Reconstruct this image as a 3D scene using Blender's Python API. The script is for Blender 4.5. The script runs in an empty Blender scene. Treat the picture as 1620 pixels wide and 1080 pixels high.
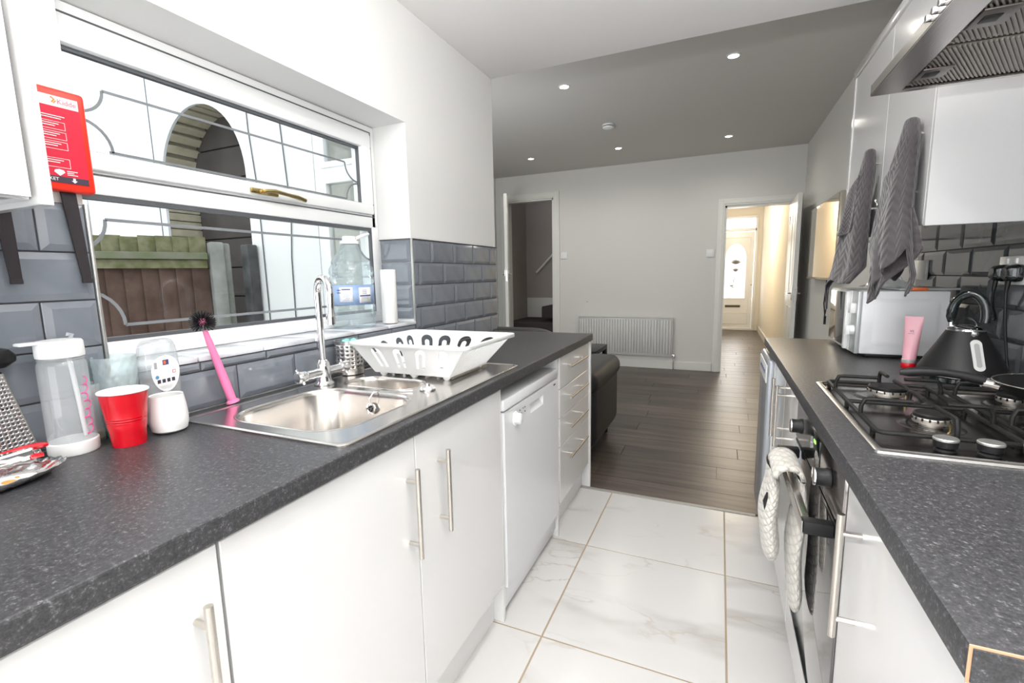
import bpy, bmesh, math, random
from mathutils import Vector, Matrix
from math import sin, cos, pi, radians
random.seed(7)
S = bpy.context.scene
COL = S.collection

# ------------------------------------------------------------------ camera, world, lights, exposure
yaw, pit, rol, FPX = .4174, -.1402, -.0196, 741.64
fwd = Vector((-sin(yaw)*cos(pit), cos(yaw)*cos(pit), sin(pit)))
rt = Vector((cos(yaw), sin(yaw), 0)); up = rt.cross(fwd)
cr = cos(rol)*rt + sin(rol)*up; cu = -sin(rol)*rt + cos(rol)*up
cam = bpy.data.cameras.new('camera'); cam.sensor_width = 36; cam.lens = FPX/1620*36
cam.clip_start = .02; cam.clip_end = 200
co = bpy.data.objects.new('camera', cam); COL.objects.link(co)
M = Matrix((cr, cu, -fwd)).transposed().to_4x4(); M.translation = Vector((1.2473, 0, 1.2447))
co.matrix_world = M; S.camera = co

S.view_settings.view_transform = 'Standard'; S.view_settings.look = 'None'
S.view_settings.gamma = 1; S.view_settings.use_curve_mapping = False
S.view_settings.exposure = 0.45

W = bpy.data.worlds.new('world'); S.world = W; W.use_nodes = True
bg = W.node_tree.nodes['Background']; bg.inputs[0].default_value = (.93, .965, 1, 1); bg.inputs[1].default_value = 1.9

def lamp(name, kind, loc, energy, color=(1, 1, 1), size=.1, size_y=None, rot=(0, 0, 0), spot=None, radius=None):
    l = bpy.data.lights.new(name, kind); l.energy = energy; l.color = color
    if kind == 'AREA':
        l.size = size
        if size_y: l.shape = 'RECTANGLE'; l.size_y = size_y
        else: l.shape = 'DISK'
    if kind in ('POINT', 'SPOT'): l.shadow_soft_size = radius or size
    if spot: l.spot_size = radians(spot); l.spot_blend = 1
    o = bpy.data.objects.new(name, l); COL.objects.link(o); o.location = loc; o.rotation_euler = rot
    return o
# added fill light behind the camera, standing in for an unseen source
lamp('rear_fill_light', 'AREA', (1.0, -1.95, 1.35), 15, (.96, .98, 1), 1.7, 2.0, (radians(90), 0, 0))
# kitchen downlights
for y in (-1.1, .15, 1.3):
    lamp('kitchen_downlight_lamp', 'AREA', (1.03, y, 2.335), 4, (1, .985, .96), .14)
# the photographer's flash, bounced off the kitchen ceiling
lamp('bounced_flash', 'AREA', (1.2, .05, 1.6), 54, (1, .99, .98), .25, rot=(radians(180), 0, 0))
# daylight through the living room's rear window and front door glazing
lamp('living_window_daylight', 'AREA', (-.80, 2.60, 1.5), 17, (.95, .98, 1), .8, 1.4, (radians(90), 0, 0))
lamp('front_door_daylight', 'AREA', (1.5, 11.4, 1.5), 75, (1, .97, .93), .8, 1.8, (radians(-90), 0, 0))
lamp('hall_lamp', 'POINT', (1.55, 8.6, 2.25), 34, (1, .86, .66), .12)
SPOTS = [(.135, 3.55), (1.27, 3.56), (-.88, 5.46), (.155, 5.48), (1.27, 5.55)]
for x, y in SPOTS:
    lamp('living_spot_lamp', 'SPOT', (x, y, 2.60), 15, (1, .95, .87), .04, spot=165)

# ------------------------------------------------------------------ materials
def mat(name, color=(.8, .8, .8), rough=.5, metal=0, spec=.5, emit=None, estr=1, bump=None, var=None, coat=0, alpha=None, sheen=0, noise_scale=None, trans=0):
    m = bpy.data.materials.new(name); m.use_nodes = True
    nt = m.node_tree; b = nt.nodes['Principled BSDF']
    b.inputs['Base Color'].default_value = (*color, 1); b.inputs['Roughness'].default_value = rough
    b.inputs['Metallic'].default_value = metal; b.inputs['Specular IOR Level'].default_value = spec
    b.inputs['Coat Weight'].default_value = coat; b.inputs['Coat Roughness'].default_value = .05
    if sheen: b.inputs['Sheen Weight'].default_value = sheen
    if trans: b.inputs['Transmission Weight'].default_value = trans
    if emit: b.inputs['Emission Color'].default_value = (*emit, 1); b.inputs['Emission Strength'].default_value = estr
    tc = None
    if bump or var:
        tc = nt.nodes.new('ShaderNodeTexCoord')
        n = nt.nodes.new('ShaderNodeTexNoise'); n.inputs['Scale'].default_value = (bump or var)[0]; n.inputs['Detail'].default_value = 4
        nt.links.new(tc.outputs['Object'], n.inputs['Vector'])
        if bump:
            bp = nt.nodes.new('ShaderNodeBump'); bp.inputs['Strength'].default_value = bump[1]; bp.inputs['Distance'].default_value = .002
            nt.links.new(n.outputs['Fac'], bp.inputs['Height']); nt.links.new(bp.outputs['Normal'], b.inputs['Normal'])
        if var:
            n2 = nt.nodes.new('ShaderNodeTexNoise'); n2.inputs['Scale'].default_value = var[0]; n2.inputs['Detail'].default_value = 5
            nt.links.new(tc.outputs['Object'], n2.inputs['Vector'])
            r = nt.nodes.new('ShaderNodeValToRGB'); r.color_ramp.elements[0].position = .35; r.color_ramp.elements[1].position = .65
            r.color_ramp.elements[0].color = (*color, 1); r.color_ramp.elements[1].color = (*var[1], 1)
            nt.links.new(n2.outputs['Fac'], r.inputs['Fac']); nt.links.new(r.outputs['Color'], b.inputs['Base Color'])
    return m

def glass_thin(name, tint=(1, 1, 1), fac=.08, rough=.02, gloss=1.0, diff=0, diffcol=(.8, .85, .85)):
    m = bpy.data.materials.new(name); m.use_nodes = True; nt = m.node_tree; nt.nodes.clear()
    out = nt.nodes.new('ShaderNodeOutputMaterial'); tr = nt.nodes.new('ShaderNodeBsdfTransparent'); gl = nt.nodes.new('ShaderNodeBsdfGlossy')
    tr.inputs[0].default_value = (*tint, 1); gl.inputs['Roughness'].default_value = rough
    lw = nt.nodes.new('ShaderNodeLayerWeight'); lw.inputs[0].default_value = .25
    mp = nt.nodes.new('ShaderNodeMath'); mp.operation = 'MULTIPLY_ADD'; mp.inputs[1].default_value = gloss*.5; mp.inputs[2].default_value = fac; mp.use_clamp = True
    nt.links.new(lw.outputs['Fresnel'], mp.inputs[0])
    mx = nt.nodes.new('ShaderNodeMixShader'); nt.links.new(mp.outputs[0], mx.inputs[0])
    nt.links.new(tr.outputs[0], mx.inputs[1]); nt.links.new(gl.outputs[0], mx.inputs[2])
    last = mx
    if diff:
        d = nt.nodes.new('ShaderNodeBsdfDiffuse'); d.inputs[0].default_value = (*diffcol, 1)
        m2 = nt.nodes.new('ShaderNodeMixShader'); m2.inputs[0].default_value = diff
        nt.links.new(mx.outputs[0], m2.inputs[1]); nt.links.new(d.outputs[0], m2.inputs[2]); last = m2
    nt.links.new(last.outputs[0], out.inputs[0])
    return m

def N(nt, t, **k):
    n = nt.nodes.new(t)
    for a, b in k.items(): setattr(n, a, b)
    return n

def worktop_mat():
    m = mat('worktop_laminate', (.05, .05, .055), .38, spec=.5); nt = m.node_tree; b = nt.nodes['Principled BSDF']; L = nt.links
    tc = N(nt, 'ShaderNodeTexCoord')
    a = N(nt, 'ShaderNodeTexNoise'); a.inputs['Scale'].default_value = 380; a.inputs['Detail'].default_value = 3; L.new(tc.outputs['Object'], a.inputs[0])
    c = N(nt, 'ShaderNodeTexNoise'); c.inputs['Scale'].default_value = 130; c.inputs['Detail'].default_value = 6; L.new(tc.outputs['Object'], c.inputs[0])
    r = N(nt, 'ShaderNodeValToRGB'); e = r.color_ramp.elements
    e[0].position = .38; e[0].color = (.024, .024, .027, 1); e[1].position = .72; e[1].color = (.22, .22, .235, 1)
    k = r.color_ramp.elements.new(.56); k.color = (.05, .05, .054, 1)
    mx = N(nt, 'ShaderNodeMath', operation='ADD'); ml = N(nt, 'ShaderNodeMath', operation='MULTIPLY'); ml.inputs[1].default_value = .5
    L.new(a.outputs['Fac'], mx.inputs[0]); L.new(c.outputs['Fac'], mx.inputs[1]); L.new(mx.outputs[0], ml.inputs[0]); L.new(ml.outputs[0], r.inputs[0])
    L.new(r.outputs[0], b.inputs['Base Color'])
    bp = N(nt, 'ShaderNodeBump'); bp.inputs['Strength'].default_value = .25; bp.inputs['Distance'].default_value = .001
    L.new(a.outputs['Fac'], bp.inputs['Height']); L.new(bp.outputs[0], b.inputs['Normal'])
    return m

def marble_mat():
    m = mat('marble_tile', (.85, .84, .82), .22); nt = m.node_tree; b = nt.nodes['Principled BSDF']; L = nt.links
    tc = N(nt, 'ShaderNodeTexCoord'); oi = N(nt, 'ShaderNodeObjectInfo')
    mu = N(nt, 'ShaderNodeMath', operation='MULTIPLY'); mu.inputs[1].default_value = 37
    L.new(oi.outputs['Random'], mu.inputs[0])
    mpp = N(nt, 'ShaderNodeMapping'); mpp.inputs['Rotation'].default_value = (0, 0, .9); mpp.inputs['Scale'].default_value = (.75, 2.0, 1); L.new(tc.outputs['Object'], mpp.inputs[0])
    ad = N(nt, 'ShaderNodeVectorMath', operation='ADD'); L.new(mpp.outputs[0], ad.inputs[0]); L.new(mu.outputs[0], ad.inputs[1])
    def vein(scale, dist, w, colr, prev):
        n = N(nt, 'ShaderNodeTexNoise'); n.inputs['Scale'].default_value = scale; n.inputs['Detail'].default_value = 5; n.inputs['Roughness'].default_value = .5; n.inputs['Distortion'].default_value = dist
        L.new(ad.outputs[0], n.inputs['Vector'])
        s = N(nt, 'ShaderNodeMath', operation='SUBTRACT'); s.inputs[1].default_value = .5; L.new(n.outputs['Fac'], s.inputs[0])
        ab = N(nt, 'ShaderNodeMath', operation='ABSOLUTE'); L.new(s.outputs[0], ab.inputs[0])
        mr = N(nt, 'ShaderNodeMapRange'); mr.inputs['From Min'].default_value = 0; mr.inputs['From Max'].default_value = w; mr.inputs['To Min'].default_value = 1; mr.inputs['To Max'].default_value = 0
        L.new(ab.outputs[0], mr.inputs['Value'])
        k = N(nt, 'ShaderNodeTexNoise'); k.inputs['Scale'].default_value = 2.2; L.new(ad.outputs[0], k.inputs['Vector'])
        kr = N(nt, 'ShaderNodeMapRange'); kr.inputs['From Min'].default_value = .47; kr.inputs['From Max'].default_value = .68; L.new(k.outputs['Fac'], kr.inputs['Value'])
        mm = N(nt, 'ShaderNodeMath', operation='MULTIPLY'); L.new(mr.outputs[0], mm.inputs[0]); L.new(kr.outputs[0], mm.inputs[1])
        mix = N(nt, 'ShaderNodeMixRGB'); L.new(mm.outputs[0], mix.inputs[0])
        if prev is None: mix.inputs[1].default_value = (.66, .65, .64, 1)
        else: L.new(prev, mix.inputs[1])
        mix.inputs[2].default_value = (*colr, 1); return mix.outputs[0]
    v = vein(1.0, .3, .05, (.50, .485, .465), None); v = vein(2.4, .4, .014, (.50, .46, .40), v)
    L.new(v, b.inputs['Base Color']); return m

def wood_mat():
    m = mat('laminate_plank', (.12, .09, .075), .36); nt = m.node_tree; b = nt.nodes['Principled BSDF']; L = nt.links
    tc = N(nt, 'ShaderNodeTexCoord'); oi = N(nt, 'ShaderNodeObjectInfo')
    mp = N(nt, 'ShaderNodeMapping'); mp.inputs['Scale'].default_value = (1.4, 26, 10)
    mu = N(nt, 'ShaderNodeMath', operation='MULTIPLY'); mu.inputs[1].default_value = 50; L.new(oi.outputs['Random'], mu.inputs[0])
    ad = N(nt, 'ShaderNodeVectorMath', operation='ADD'); L.new(tc.outputs['Object'], ad.inputs[0]); L.new(mu.outputs[0], ad.inputs[1]); L.new(ad.outputs[0], mp.inputs[0])
    n = N(nt, 'ShaderNodeTexNoise'); n.inputs['Scale'].default_value = 1; n.inputs['Detail'].default_value = 7; n.inputs['Distortion'].default_value = .6; L.new(mp.outputs[0], n.inputs[0])
    r = N(nt, 'ShaderNodeValToRGB'); e = r.color_ramp.elements; e[0].position = .3; e[0].color = (.04, .030, .025, 1); e[1].position = .72; e[1].color = (.14, .108, .088, 1)
    L.new(n.outputs['Fac'], r.inputs[0])
    hs = N(nt, 'ShaderNodeHueSaturation'); mr = N(nt, 'ShaderNodeMapRange'); mr.inputs['To Min'].default_value = .72; mr.inputs['To Max'].default_value = 1.25
    L.new(oi.outputs['Random'], mr.inputs['Value']); L.new(mr.outputs[0], hs.inputs['Value']); L.new(r.outputs[0], hs.inputs['Color']); L.new(hs.outputs[0], b.inputs['Base Color'])
    return m

def brushed(name, color, rough=.28, scale=(300, 4, 300), st=.08):
    m = mat(name, color, rough, 1); nt = m.node_tree; b = nt.nodes['Principled BSDF']; L = nt.links
    tc = N(nt, 'ShaderNodeTexCoord'); mp = N(nt, 'ShaderNodeMapping'); mp.inputs['Scale'].default_value = scale; L.new(tc.outputs['Object'], mp.inputs[0])
    n = N(nt, 'ShaderNodeTexNoise'); n.inputs['Scale'].default_value = 1; L.new(mp.outputs[0], n.inputs[0])
    bp = N(nt, 'ShaderNodeBump'); bp.inputs['Strength'].default_value = st; bp.inputs['Distance'].default_value = .001
    L.new(n.outputs['Fac'], bp.inputs['Height']); L.new(bp.outputs[0], b.inputs['Normal']); return m

def uv_cloth(name, color, kind, scale, st=.8, var=.75):
    m = mat(name, color, .95, spec=.1, sheen=.4); nt = m.node_tree; b = nt.nodes['Principled BSDF']; L = nt.links
    tc = N(nt, 'ShaderNodeTexCoord'); sp = N(nt, 'ShaderNodeSeparateXYZ'); L.new(tc.outputs['UV'], sp.inputs[0])
    def mth(op, a, c):
        q = N(nt, 'ShaderNodeMath', operation=op)
        for i, v in enumerate((a, c)):
            if v is None: continue
            if isinstance(v, (int, float)): q.inputs[i].default_value = v
            else: L.new(v, q.inputs[i])
        return q.outputs[0]
    if kind == 'chevron':
        z = mth('PINGPONG', mth('MULTIPLY', sp.outputs[0], scale), .5)
        h = mth('SINE', mth('MULTIPLY', mth('ADD', mth('MULTIPLY', sp.outputs[1], scale), mth('MULTIPLY', z, 1.4)), 2*pi*1.3), None)
    else:
        u = mth('MULTIPLY', sp.outputs[0], scale); v = mth('MULTIPLY', sp.outputs[1], scale)
        a1 = mth('ABSOLUTE', mth('SINE', mth('ADD', u, v), None), None); a2 = mth('ABSOLUTE', mth('SINE', mth('SUBTRACT', u, v), None), None)
        h = mth('POWER', mth('MULTIPLY', a1, a2), .5)
    n = N(nt, 'ShaderNodeTexNoise'); n.inputs['Scale'].default_value = 220; L.new(tc.outputs['Object'], n.inputs[0])
    hh = mth('ADD', h, mth('MULTIPLY', n.outputs['Fac'], .8))
    bp = N(nt, 'ShaderNodeBump'); bp.inputs['Strength'].default_value = st; bp.inputs['Distance'].default_value = .0035
    L.new(hh, bp.inputs['Height']); L.new(bp.outputs[0], b.inputs['Normal'])
    mr = N(nt, 'ShaderNodeMapRange'); mr.inputs['From Min'].default_value = -1 if kind == 'chevron' else 0; mr.inputs['To Min'].default_value = var; mr.inputs['To Max'].default_value = 1.05
    L.new(h, mr.inputs['Value']); hs = N(nt, 'ShaderNodeHueSaturation'); hs.inputs['Color'].default_value = (*color, 1)
    L.new(mr.outputs[0], hs.inputs['Value']); L.new(hs.outputs[0], b.inputs['Base Color']); return m

def painted_brick(name, c):
    m = mat(name, c, .8); nt = m.node_tree; b = nt.nodes['Principled BSDF']; L = nt.links
    tc = N(nt, 'ShaderNodeTexCoord'); mp = N(nt, 'ShaderNodeMapping'); mp.inputs['Rotation'].default_value = (radians(90), 0, 0); L.new(tc.outputs['Object'], mp.inputs[0])
    br = N(nt, 'ShaderNodeTexBrick'); br.inputs['Scale'].default_value = 2.2; br.inputs['Color1'].default_value = (1, 1, 1, 1); br.inputs['Color2'].default_value = (.9, .9, .9, 1); br.inputs['Mortar'].default_value = (0, 0, 0, 1); br.inputs['Mortar Smooth'].default_value = .6
    br.inputs['Mortar Size'].default_value = .015
    L.new(mp.outputs[0], br.inputs[0]); bp = N(nt, 'ShaderNodeBump'); bp.inputs['Strength'].default_value = .35; bp.inputs['Distance'].default_value = .006
    L.new(br.outputs[0], bp.inputs['Height']); L.new(bp.outputs[0], b.inputs['Normal']); return m

PAINT = mat('white_wall_paint', (.80, .80, .79), .75, bump=(90, .06))
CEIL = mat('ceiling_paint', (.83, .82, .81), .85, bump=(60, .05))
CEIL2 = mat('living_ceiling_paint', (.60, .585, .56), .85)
LWALL = mat('living_wall_paint', (.71, .70, .67), .8, bump=(80, .05))
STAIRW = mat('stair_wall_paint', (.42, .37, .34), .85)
HALLW = mat('hall_wall_paint', (.80, .76, .68), .8)
GLOSSW = mat('gloss_white_unit', (.72, .72, .72), .12, coat=.4)
CARC = mat('carcass_white', (.78, .78, .77), .45)
TRIMW = mat('white_satin_trim', (.78, .78, .74), .35)
UPVC = mat('white_upvc', (.86, .87, .88), .22)
GASK = mat('dark_gasket', (.09, .095, .105), .5)
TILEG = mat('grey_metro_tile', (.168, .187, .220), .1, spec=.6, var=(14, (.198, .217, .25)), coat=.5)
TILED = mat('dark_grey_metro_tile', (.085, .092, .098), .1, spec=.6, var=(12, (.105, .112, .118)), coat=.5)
GROUT = mat('grey_grout', (.07, .07, .075), .9)
GROUTB = mat('beige_floor_grout', (.42, .33, .23), .9)
SILL = mat('sill_tile', (.80, .82, .86), .15, var=(9, (.55, .57, .62)))
ALU = mat('chrome_trim', (.62, .62, .60), .35, .9)
WORK = worktop_mat(); MARB = marble_mat(); WOODM = wood_mat()
STEEL = brushed('brushed_steel', (.66, .64, .62), .26)
SINKM = brushed('sink_steel', (.68, .65, .62), .2, (6, 260, 60), .05)
HANDLE = brushed('brushed_nickel', (.62, .58, .53), .25, (4, 4, 400), .04)
CHROME = mat('chrome', (.85, .85, .86), .06, 1)
BLACKG = mat('black_gloss', (.008, .012, .013), .08, coat=.6)
BLACKM = mat('black_satin', (.011, .011, .012), .42, spec=.3)
CAST = mat('black_enamel', (.009, .009, .009), .5, spec=.3, bump=(200, .1))
OVENG = mat('oven_door_glass', (.015, .014, .015), .04, spec=.9, coat=1)
PLW = mat('white_plastic', (.83, .84, .84), .3)
PLW2 = mat('white_enamel', (.76, .77, .79), .22)
RED = mat('red_plastic', (.56, .002, .012), .25, coat=.05)
REDB = mat('fire_blanket_red', (.83, .03, .012), .35)
REDL = mat('fire_label_crimson', (.62, .008, .04), .4)
WHT = mat('print_white', (.88, .85, .85), .5)
STRAP = mat('black_strap', (.018, .014, .017), .8, bump=(300, .4))
PINK = mat('pink_plastic', (.82, .20, .40), .35)
PINKL = mat('pale_pink_tube', (.80, .42, .49), .3)
WGLASS = glass_thin('window_glass', (.94, .96, .955), .01, .01, .3)
PGLASS = glass_thin('clear_plastic', (.93, .95, .96), .06, .06, .8, .20, (.85, .88, .9))
BGLASS = glass_thin('water_bottle_plastic', (.93, .97, .98), .06, .05, .9, .10, (.75, .86, .9))
FROST = glass_thin('frosted_glass', (.9, .9, .9), .05, .3, .5, .35, (.9, .9, .88))
LEAD = mat('lead_strip', (.22, .235, .25), .5)
BRASS = mat('brass', (.50, .38, .17), .2, 1)
SOFA = mat('black_leather', (.013, .013, .015), .42, bump=(30, .3))
CARPET = mat('dark_carpet', (.05, .043, .042), 1, bump=(400, .6))
WOODF = mat('fence_wood', (.085, .048, .036), .9, var=(7, (.14, .09, .07)), bump=(40, .5))
WOODG = mat('mossy_fence_wood', (.12, .125, .05), .9, var=(14, (.24, .23, .14)), bump=(40, .5))
RAILW = mat('weathered_rail', (.20, .195, .15), .9, var=(9, (.14, .16, .08)), bump=(40, .4))
CONC = mat('concrete_post', (.30, .30, .29), .9, var=(8, (.20, .205, .18)), bump=(60, .5))
NWALL = painted_brick('white_painted_brick', (.86, .88, .92))
ARCHB = mat('yellow_arch_brick', (.42, .38, .28), .9, var=(12, (.52, .48, .36)), bump=(50, .5))
ARCHR = mat('red_arch_brick', (.30, .13, .09), .9, var=(12, (.38, .19, .13)), bump=(50, .5))
ARCHD = mat('arch_inner_shade', (.045, .038, .036), .9, var=(5, (.07, .06, .055)))
LEAF = mat('tree_leaf', (.10, .20, .05), .6, var=(3, (.22, .33, .10)))
PAVE = mat('outside_paving', (.30, .29, .28), .9, bump=(30, .3))
TOWEL = uv_cloth('grey_towel', (.085, .075, .081), 'chevron', 5, .35, .88)
GLOVE = uv_cloth('cream_quilt', (.62, .59, .54), 'quilt', 44, .9, .8)
PAPER = mat('white_paper', (.86, .86, .84), .8)
LABELW = mat('label_white', (.85, .86, .88), .5)
LABELB = mat('label_blue', (.22, .33, .55), .45, var=(18, (.34, .45, .66)))
DARKP = mat('dark_print', (.04, .03, .05), .6)
NAVY = mat('navy_print', (.05, .06, .2), .6)
SPOTE = mat('lamp_glow', (1, 1, 1), .5, emit=(1, .95, .86), estr=14)
GREENE = mat('green_clock_led', (0, .1, 0), .5, emit=(.25, 1, .1), estr=2.5)
TVS = mat('tv_screen', (.30, .24, .16), .03, metal=.85)  # tan metallic colour stands in for the warm reflection on the screen
TEAL = mat('teal_sponge', (.25, .60, .58), .9, bump=(90, .8))
ORANGE = mat('orange_plastic', (.75, .16, .03), .4)
FOIL = mat('crumpled_foil', (.75, .75, .76), .18, 1, bump=(60, 1.0))
SAUCE = mat('sauce_stain', (.55, .28, .06), .4)
DARKH = mat('cavity_dark', (.01, .01, .01), .9)
FILTER = brushed('filter_mesh', (.35, .32, .29), .4, (200, 200, 4), .2)

# ------------------------------------------------------------------ mesh helpers
def nb(): return bmesh.new()
def box(bm, x0, x1, y0, y1, z0, z1, r=0, seg=2, rot=None):
    x0, x1 = sorted((x0, x1)); y0, y1 = sorted((y0, y1)); z0, z1 = sorted((z0, z1))
    t = bmesh.new(); bmesh.ops.create_cube(t, size=1)
    c = Vector(((x0+x1)/2, (y0+y1)/2, (z0+z1)/2))
    for v in t.verts: v.co = Vector((v.co.x*(x1-x0), v.co.y*(y1-y0), v.co.z*(z1-z0)))
    if r: bmesh.ops.bevel(t, geom=t.edges[:], offset=min(r, .49*min(x1-x0, y1-y0, z1-z0)), segments=seg, affect='EDGES', profile=.5)
    for v in t.verts:
        if rot: v.co = rot @ v.co
        v.co += c
    merge(bm, t); return bm
def merge(bm, t):
    me = bpy.data.meshes.new('t'); t.to_mesh(me); t.free(); bm.from_mesh(me); bpy.data.meshes.remove(me)
def frame_of(d):
    d = d.normalized(); a = Vector((0, 0, 1)) if abs(d.z) < .9 else Vector((1, 0, 0))
    u = d.cross(a).normalized(); return u, d.cross(u).normalized()
def tube(bm, pts, r, n=10, cap=True, closed=False):
    pts = [Vector(p) for p in pts]; rs = r if isinstance(r, (list, tuple)) else [r]*len(pts)
    rings = []; m = len(pts); pu = None
    for i, p in enumerate(pts):
        if closed: d = pts[(i+1) % m]-pts[i-1]
        else: d = pts[min(i+1, m-1)]-pts[max(i-1, 0)]
        d.normalize()
        if pu is None: u, w = frame_of(d)
        else:
            u = pu-d*pu.dot(d)
            if u.length < 1e-6: u, w = frame_of(d)
            u.normalize(); w = d.cross(u)
        pu = u
        rings.append([bm.verts.new(p+(u*cos(2*pi*k/n)+w*sin(2*pi*k/n))*rs[i]) for k in range(n)])
    R = m if closed else m-1
    for i in range(R):
        A, B = rings[i], rings[(i+1) % m]
        for k in range(n): bm.faces.new((A[k], A[(k+1) % n], B[(k+1) % n], B[k]))
    if cap and not closed: bm.faces.new(rings[0][::-1]); bm.faces.new(rings[-1])
    return bm
def cyl(bm, p0, p1, r, r2=None, n=20):
    return tube(bm, [p0, p1], [r, r if r2 is None else r2], n)
def lathe(bm, prof, c=(0, 0, 0), n=28, sx=1, sy=1, axis=None, power=None):
    """prof: (radius, height); axis: 3x3 rotation"""
    c = Vector(c); rings = []
    for r, h in prof:
        if r < 1e-6:
            p = Vector((0, 0, h)); p = axis @ p if axis else p; rings.append([bm.verts.new(p+c)]); continue
        ring = []
        for k in range(n):
            a = 2*pi*k/n; ca, sa = cos(a), sin(a)
            if power: ca = math.copysign(abs(ca)**power, ca); sa = math.copysign(abs(sa)**power, sa)
            p = Vector((r*ca*sx, r*sa*sy, h)); p = axis @ p if axis else p; ring.append(bm.verts.new(p+c))
        rings.append(ring)
    for A, B in zip(rings, rings[1:]):
        if len(A) == 1 and len(B) == 1: continue
        for k in range(n):
            k2 = (k+1) % n
            if len(A) == 1: bm.faces.new((A[0], B[k2], B[k]))
            elif len(B) == 1: bm.faces.new((A[k], A[k2], B[0]))
            else: bm.faces.new((A[k], A[k2], B[k2], B[k]))
    return bm
def grid(bm, fn, nu, nv, uvs=(1, 1), closeu=False):
    uvl = bm.loops.layers.uv.verify()
    V = [[bm.verts.new(fn(i/nu, j/nv)) for j in range(nv+1)] for i in range(nu+1 if not closeu else nu)]
    for i in range(nu):
        for j in range(nv):
            i2 = (i+1) % len(V)
            f = bm.faces.new((V[i][j], V[i2][j], V[i2][j+1], V[i][j+1]))
            for l, (a, b) in zip(f.loops, ((i, j), (i+1, j), (i+1, j+1), (i, j+1))): l[uvl].uv = (a/nu*uvs[0], b/nv*uvs[1])
    return bm
def rrect(x0, x1, y0, y1, r, n=6):
    out = []
    for cx, cy, a0 in ((x1-r, y1-r, 0), (x0+r, y1-r, 90), (x0+r, y0+r, 180), (x1-r, y0+r, 270)):
        for k in range(n+1):
            a = radians(a0+90*k/n); out.append((cx+r*cos(a), cy+r*sin(a)))
    return out
def plate(bm, loops, fn, th):
    """flat plate with holes; loops of 2d points, fn maps (u, v, w) to 3d, w = 0..th"""
    t = bmesh.new(); E = []
    for lp in loops:
        vs = [t.verts.new((p[0], p[1], 0)) for p in lp]
        for i in range(len(vs)): E.append(t.edges.new((vs[i-1], vs[i])))
    bmesh.ops.triangle_fill(t, edges=E, use_beauty=True, use_dissolve=False, normal=(0, 0, 1))
    ex = bmesh.ops.extrude_face_region(t, geom=t.faces[:])
    for v in ex['geom']:
        if isinstance(v, bmesh.types.BMVert): v.co.z = th
    bmesh.ops.recalc_face_normals(t, faces=t.faces[:])
    for v in t.verts: v.co = Vector(fn(v.co.x, v.co.y, v.co.z))
    merge(bm, t); return bm
def loft(bm, rings, cap0=True, cap1=True):
    R = [[bm.verts.new(p) for p in r] for r in rings]; n = len(R[0])
    for A, B in zip(R, R[1:]):
        for k in range(n): bm.faces.new((A[k], A[(k+1) % n], B[(k+1) % n], B[k]))
    if cap0: bm.faces.new(R[0][::-1])
    if cap1: bm.faces.new(R[-1])
    return bm
def perf(bm, fn, nu, nv, hr=.3, solid=None):
    """sheet of nu x nv cells over u,v in 0..1 each with an octagonal hole; fn(u,v)->3d"""
    for i in range(nu):
        for j in range(nv):
            c = []
            pts = [(0, 0), (.5, 0), (1, 0), (1, .5), (1, 1), (.5, 1), (0, 1), (0, .5)]
            if solid and solid(i, j):
                bm.faces.new([bm.verts.new(fn((i+a)/nu, (j+b)/nv)) for a, b in pts]); continue
            O = [bm.verts.new(fn((i+a)/nu, (j+b)/nv)) for a, b in pts]
            I = [bm.verts.new(fn((i+.5+hr*cos(radians(225+45*k)))/nu, (j+.5+hr*sin(radians(225+45*k)))/nv)) for k in range(8)]
            for k in range(8): bm.faces.new((O[k], O[(k+1) % 8], I[(k+1) % 8], I[k]))
    bmesh.ops.remove_doubles(bm, verts=bm.verts[:], dist=1e-5); return bm

ORG = {}
def root(name, loc, label=None, cat=None, group=None, kind=None):
    o = bpy.data.objects.new(name, None); COL.objects.link(o); o.location = loc; o.empty_display_size = .05
    ORG[o] = Vector(loc); tag(o, label, cat, group, kind); return o
def tag(o, label=None, cat=None, group=None, kind=None):
    if label: o['label'] = label
    if cat: o['category'] = cat
    if group: o['group'] = group
    if kind: o['kind'] = kind
    return o
def part(name, bm, m, parent=None, label=None, flat=False, ang=35, mods=None, **kw):
    me = bpy.data.meshes.new(name)
    if parent is not None:
        off = ORG.get(parent, Vector((0, 0, 0)))
    elif kw.get('origin'): off = Vector(kw['origin'])
    else: off = Vector((0, 0, 0))
    for v in bm.verts: v.co -= off
    bm.to_mesh(me); bm.free()
    o = bpy.data.objects.new(name, me); COL.objects.link(o)
    if parent is not None: o.parent = parent
    elif kw.get('origin'): o.location = off
    ORG[o] = off
    if isinstance(m, (list, tuple)):
        for q in m: me.materials.append(q)
    else: me.materials.append(m)
    if not flat:
        me.polygons.foreach_set('use_smooth', [True]*len(me.polygons)); me.set_sharp_from_angle(angle=radians(ang))
    for mt, d in (mods or []):
        md = o.modifiers.new(mt.lower(), mt)
        for k, v in d.items(): setattr(md, k, v)
    tag(o, label, kw.get('cat'), kw.get('group'), kw.get('kind')); return o
def thing(name, bm, m, label, cat, group=None, **kw):
    xs = [v.co for v in bm.verts]
    o = (sum(v.x for v in xs)/len(xs), sum(v.y for v in xs)/len(xs), min(v.z for v in xs))
    return part(name, bm, m, None, label, cat=cat, group=group, origin=o, **kw)
def struct(name, bm, m, **kw): return part(name, bm, m, None, kind='structure', flat=kw.pop('flat', True), **kw)
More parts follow.
